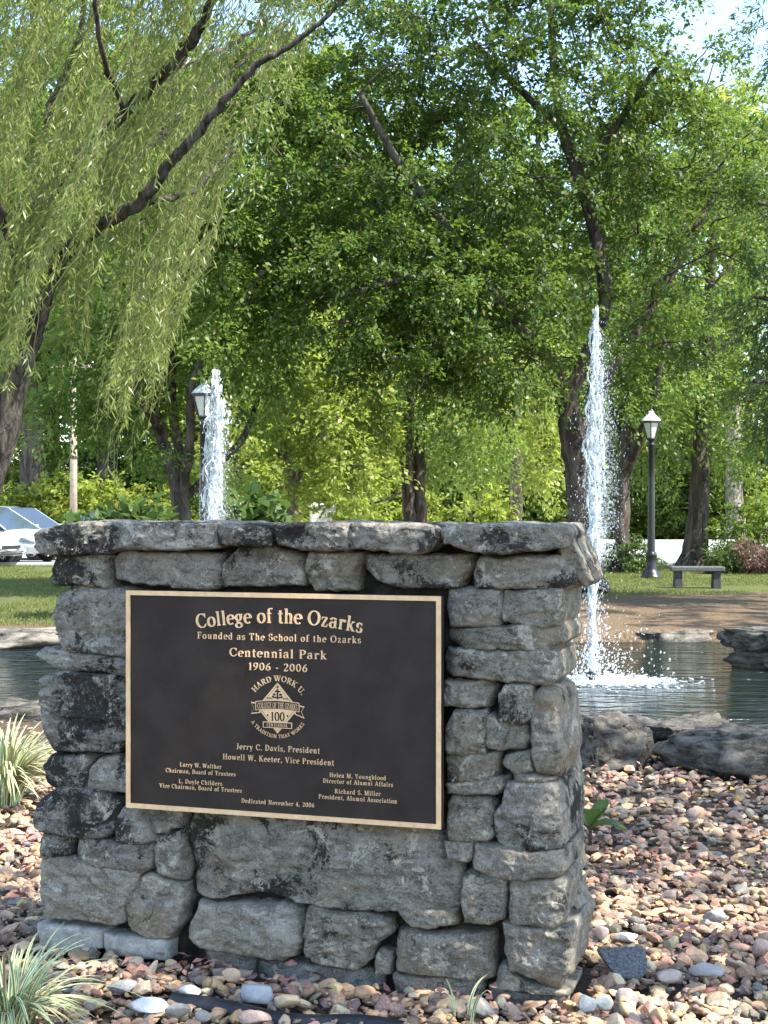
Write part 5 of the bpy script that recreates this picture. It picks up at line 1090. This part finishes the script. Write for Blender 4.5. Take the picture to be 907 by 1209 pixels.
# ------------------------------------------------------------------ parked cars
def car(name, label, loc, heading, paint, suv):
    """heading 0 drives along +x; body lofted from lengthwise stations"""
    root = thing(name, label, 'car', loc, heading, 'cars parked beyond the pond')
    Lc, Hc, W2 = (4.5, 1.66, .9) if suv else (4.6, 1.44, .89); x0 = -Lc/2
    # stations: x, half width at sill, half width at belt, sill z, belt z
    bz = .98 if suv else .88; hz = .95 if suv else .8
    st = [(x0, .70, .72, .42, .75), (x0+.12, .84, .84, .32, bz), (x0+.6, W2, W2-.02, .26, bz+.02), (-.3, W2, W2-.02, .25, bz), (.9, W2, W2-.03, .25, bz-.02), (1.25, W2, W2-.06, .25, hz+.02), (Lc/2-.45, W2-.03, W2-.12, .27, hz-.08), (Lc/2-.1, .78, .7, .3, hz-.2), (Lc/2, .66, .58, .36, hz-.36)]
    sec = []
    for (xx, ws, wb, zs, zb) in st:
        sec.append([(xx, -ws*.9, zs), (xx, -ws, zs+.16), (xx, -ws-.005, (zs+zb)/2), (xx, -wb, zb-.07), (xx, -wb+.09, zb), (xx, 0, zb+.03), (xx, wb-.09, zb), (xx, wb, zb-.07), (xx, ws+.005, (zs+zb)/2), (xx, ws, zs+.16), (xx, ws*.9, zs)])
    v = np.array(sec); n, m_ = v.shape[:2]; i = np.arange(n-1)[:, None]*m_; j = np.arange(m_)[None]; k = (j+1) % m_
    b = MB(); b.add(v.reshape(-1, 3), np.stack([i+j, i+k, i+m_+k, i+m_+j], -1).reshape(-1, 4)); b.ngon(v[0]); b.ngon(v[-1][::-1])
    body = b.build('body', paint, root, fix=True)
    # greenhouse: roof with pillars, glass panels
    if suv: gl = [(-2.1, bz), (-1.75, Hc-.08), (-.9, Hc), (.1, Hc-.03), (1.15, bz+.0)]
    else: gl = [(-1.75, bz), (-1.0, Hc-.04), (-.5, Hc), (.15, Hc-.03), (1.15, bz-.02)]
    wl, wr = W2-.08, W2-.27
    lo, hi = gl[0], gl[-1]
    def wz(z): return wl+(wr-wl)*np.clip((z-bz)/(Hc-bz), 0, 1)
    b = MB(); top = [(gl[1][0], gl[1][1]), (gl[2][0], gl[2][1]), (gl[3][0], gl[3][1])]
    prev = None
    for (xx, z) in top:
        cur = [(xx, -wz(z)-.012, z-.05), (xx, -wz(z)+.06, z+.005), (xx, 0, z+.03), (xx, wz(z)-.06, z+.005), (xx, wz(z)+.012, z-.05)]
        if prev: b.add(prev+cur, [[q, q+1, 6+q, 5+q] for q in range(4)])
        prev = cur
    for sgn in (-1, 1):                                 # pillars
        for (a, c) in ((gl[3], gl[4]), (gl[1], gl[0])): b.tube([(a[0], sgn*wz(a[1]-.03), a[1]-.03), (c[0], sgn*wl, c[1])], .028, 6)
        b.tube([(-.45, sgn*(wr+.01), Hc-.06), (-.5, sgn*(wl+.005), bz)], .035, 6)
    b.build('roof', paint, root)
    b = MB(); a, c = gl[3], gl[4]; b.add([(a[0], -wz(a[1])+.04, a[1]-.0), (a[0], wz(a[1])-.04, a[1]), (c[0]+.02, wl-.02, c[1]), (c[0]+.02, -wl+.02, c[1])], [[0, 1, 2, 3]]); b.build('windscreen', M['glass'], root)
    b = MB(); a, c = gl[1], gl[0]; b.add([(a[0], -wz(a[1])+.04, a[1]), (a[0], wz(a[1])-.04, a[1]), (c[0], wl-.02, c[1]), (c[0], -wl+.02, c[1])], [[0, 1, 2, 3]]); b.build('rear_window', M['glass'], root)
    for sgn in (-1, 1):
        for (xa, xb, xc, xd) in ((-.44, .1, 1.05, -.47), (gl[1][0]+.1, -.5, -.53, gl[0][0]+.15)):
            b = MB(); zt_ = Hc-.09; b.add([(xa, sgn*(wz(zt_)+.0), zt_), (xb, sgn*wz(zt_), zt_), (xc, sgn*wl, bz), (xd, sgn*wl, bz)], [[0, 1, 2, 3]]); b.build('side_window', M['glass'], root)
        b = MB(); b.box((.72, sgn*(W2+.1)-.09, bz+.0), (.9, sgn*(W2+.1)+.09, bz+.14)); bevel(b.build('wing_mirror', paint, root, smooth=False), .03)
        for (xa, xb) in ((-.48, .78), (-1.4, -.52)):
            b = MB(); b.box((xa, sgn*W2-.012, .34), (xb, sgn*W2+.012, bz-.1)); d_ = bevel(b.build('door', paint, root, smooth=False), .01)
            b = MB(); b.box((xa+.06, sgn*(W2+.025)-.012, bz-.2), (xa+.24, sgn*(W2+.025)+.012, bz-.165)); b.build('door_handle', paint, d_, smooth=False)
        b = MB(); xh = Lc/2-.13; b.add([(xh-.42, sgn*.80, hz-.2), (xh-.1, sgn*.77, hz-.24), (xh+.06, sgn*.56, hz-.27), (xh+.1, sgn*.54, hz-.38), (xh-.0, sgn*.76, hz-.36), (xh-.36, sgn*.845, hz-.32)], [[0, 1, 4, 5], [1, 2, 3, 4]]); hd = b.build('headlight', M['lamp_glass'], root); hd.modifiers.new('solid', 'SOLIDIFY').thickness = .05
        b = MB(); b.box((x0-.01, sgn*.68-.1, .7), (x0+.1, sgn*.68+.1, .88)); b.build('tail_light', m_tail, root, smooth=False)
        for xw in (-1.38, 1.4):
            w_ = thing('wheel', None, None); del_keys(w_); w_.parent = root; w_.location = (xw, sgn*(W2-.07), .335)
            b = MB(); pr = [(.21, -.1), (.31, -.11), (.335, -.08), (.335, .08), (.31, .11), (.21, .1), (.21, -.1)]; b.lathe(pr, 28); t__ = b.build('tyre', M['tyre'], w_); t__.rotation_euler = (R(90), 0, 0)
            b = MB(); b.lathe([(.205, -.09), (.215, -.09), (.215, .09), (.205, .09)], 28)
            for q in range(10):
                a = q*math.pi/5; b.tube([(.03*math.cos(a), .03*math.sin(a), -sgn*-.0+.0), (.21*math.cos(a), .21*math.sin(a), .0)], .02, 5)
            b.lathe([(0, -.05), (.05, -.05), (.05, .05), (0, .05)], 12); t__ = b.build('rim', M['rim'], w_); t__.rotation_euler = (R(90), 0, 0); t__.location = (0, sgn*.06, 0)
    b = MB(); b.box((Lc/2-.02, -.4, .5), (Lc/2+.02, .4, .58)); b.box((Lc/2-.04, -.5, .32), (Lc/2+.0, .5, .42)); b.build('grille', M['plastic'], root, smooth=False)
    return root
def del_keys(o):
    for k in ('label', 'category', 'group'):
        if k in o: del o[k]
m_tail = m_plain('red_lens', (.3, .02, .02), .2)
car('parked_car', 'white crossover with tinted windows parked beyond the left lawn', (P(-9, HZ, 43.5)[0], 43.5, .012), R(-24), M['car_white'], True)
car('parked_car', 'white saloon whose nose shows in front of the white crossover', (P(-38, HZ, 40.0)[0]-.85, 40.6, .012), R(-22), M['car_white'], False)
car('parked_car', 'silver car with bright windscreen partly behind the white crossover', (P(22, HZ, 46)[0], 46, .012), R(-28), M['car_silver'], True)
car('parked_car', 'dark blue car whose roof peeks over the wall beside the bush', (P(112, HZ, 52)[0], 52, .012), R(-80), M['car_blue'], False)

# ------------------------------------------------------------------ grasses and small plants
def tuft(label, loc, n, L_, seed, name='ornamental_grass', wd=.008, lean=0.9):
    root = thing(name, label, 'ornamental grass', loc); rs = np.random.default_rng(seed); b = MB()
    for q in range(n):
        a = rs.uniform(0, 6.28); ll = L_*rs.uniform(.6, 1.15); m_ = 12; t_ = np.linspace(0, 1, m_); ln_ = lean*rs.uniform(.35, 1.1)
        up_ = ll*(t_*(1.0)-.62*ln_*t_**2.4); outw = ll*ln_*.75*t_**1.7+.02+rs.uniform(0, L_*.16)
        c = np.column_stack([np.cos(a)*outw, np.sin(a)*outw, up_]); a2 = a+rs.normal(0, .5); c[:, :2] += np.outer(t_**2*L_*rs.normal(0, .1), [math.cos(a2+1.5), math.sin(a2+1.5)]); sd_ = np.array([-math.sin(a), math.cos(a), 0]); w_ = wd*(1-t_**2.5)*rs.uniform(.7, 1.2)+.0006
        vs = [c+sd_*w_[:, None]*x_+np.array([0, 0, .25])*(abs(x_)*w_)[:, None] for x_ in (-1, -.38, .38, 1)]
        gcol = np.array((.085, .15, .035))*rs.uniform(.8, 1.4); dead = rs.random() < .1; cream = np.array((.56, .58, .31))*rs.uniform(.8, 1.15)
        if dead: gcol, cream = np.array((.26, .18, .09)), np.array((.36, .27, .15))
        for s_, colr in ((0, cream), (1, gcol), (2, cream)):
            vv = np.concatenate([vs[s_], vs[s_+1]]); i = np.arange(m_-1); b.add(vv, np.stack([i, i+1, m_+i+1, m_+i], -1), colr)
    b.build('blade', M['leaf_blade'], root)['kind'] = 'stuff'
    return root
g0 = G(2, 945); tuft('large green-and-cream striped grass clump by the pond at the left edge', (g0[0], g0[1], -.02), 420, .57, 1, wd=.0095, lean=1.15)
g0 = G(10, 1209); tuft('striped grass clump in the gravel at the bottom left corner', (g0[0], g0[1]-.02, -.03), 170, .38, 2, wd=.0065, lean=1.2)
g0 = G(548, 1207); tuft('thin sprig of striped grass at the bottom edge before the wall', (g0[0], g0[1]-.03, .02), 7, .16, 3, wd=.004, lean=.6)
g0 = G(697, 1000); pl = thing('leafy_plant', 'small plant with broad glossy green leaves beside the wall corner', 'plant', (g0[0], g0[1], -.06)); pl.scale = (1.45, 1.45, 1.45)
for q, (a, e, l_) in enumerate(((.3, 1.15, .16), (1.4, .7, .15), (-1.0, 1.2, .14), (2.6, .8, .12), (-.2, .5, .13))):
    b = MB(); m_ = 10; t_ = np.linspace(0, 1, m_); w_ = .045*np.sin(np.pi*np.clip(t_, .02, .98))**.8; d_ = np.array([math.cos(a)*math.cos(e), math.sin(a)*math.cos(e), math.sin(e)]); sd_ = np.array([-math.sin(a), math.cos(a), 0])
    c = np.array([0, 0, .10])+d_*t_[:, None]*l_-np.array([0, 0, .07])*(t_**2)[:, None]
    vv = np.concatenate([c-sd_*w_[:, None]+[0, 0, .012], c, c+sd_*w_[:, None]+[0, 0, .012]]); i = np.arange(m_-1)
    b.add(vv, np.concatenate([np.stack([i, i+1, m_+i+1, m_+i], -1), np.stack([m_+i, m_+i+1, 2*m_+i+1, 2*m_+i], -1)]), np.array((.35+.1*q, .3, .5))); b.build('leaf', M['leaf_dark'], pl)
b = MB(); b.tube([(0, 0, 0), (0, 0, .06), (0, 0, .11)], .006, 6); b.build('stem', M['bark'], pl)

# lawn grass blades
rs = np.random.default_rng(5); n = 150000
y = np.sqrt(rs.uniform(19.0**2, 41**2, n)); x = rs.uniform(-1, 1, n)*(y*.285+1.0)
dirtm = (x > .8) & (y < 26.6+1.2*vnoise(np.column_stack([x*.7, y*.7, y*0]), 9)); patch = vnoise(np.column_stack([x*.9, y*.9, y*0]), 14)
keep = (~dirtm) & (y > far_edge(x)+1.0) & (patch > -.55) & (y < 40.2); x, y = x[keep], y[keep]; n = len(x)
pos = np.column_stack([x, y, np.zeros(n)]); dd = norm(np.column_stack([rs.normal(0, .55, n), rs.normal(0, .55, n), np.ones(n)])); nn = norm(rs.normal(size=(n, 3))*[1, 1, .2])
gb = MB(); leaf_quads(gb, pos, dd, nn, rs.uniform(.03, .075, n), rs.uniform(.008, .016, n), .1, np.column_stack([rs.random(n), rs.random(n), rs.random(n)]))
tag(gb.build('grass', M['leaf_lawn']), kind='stuff')
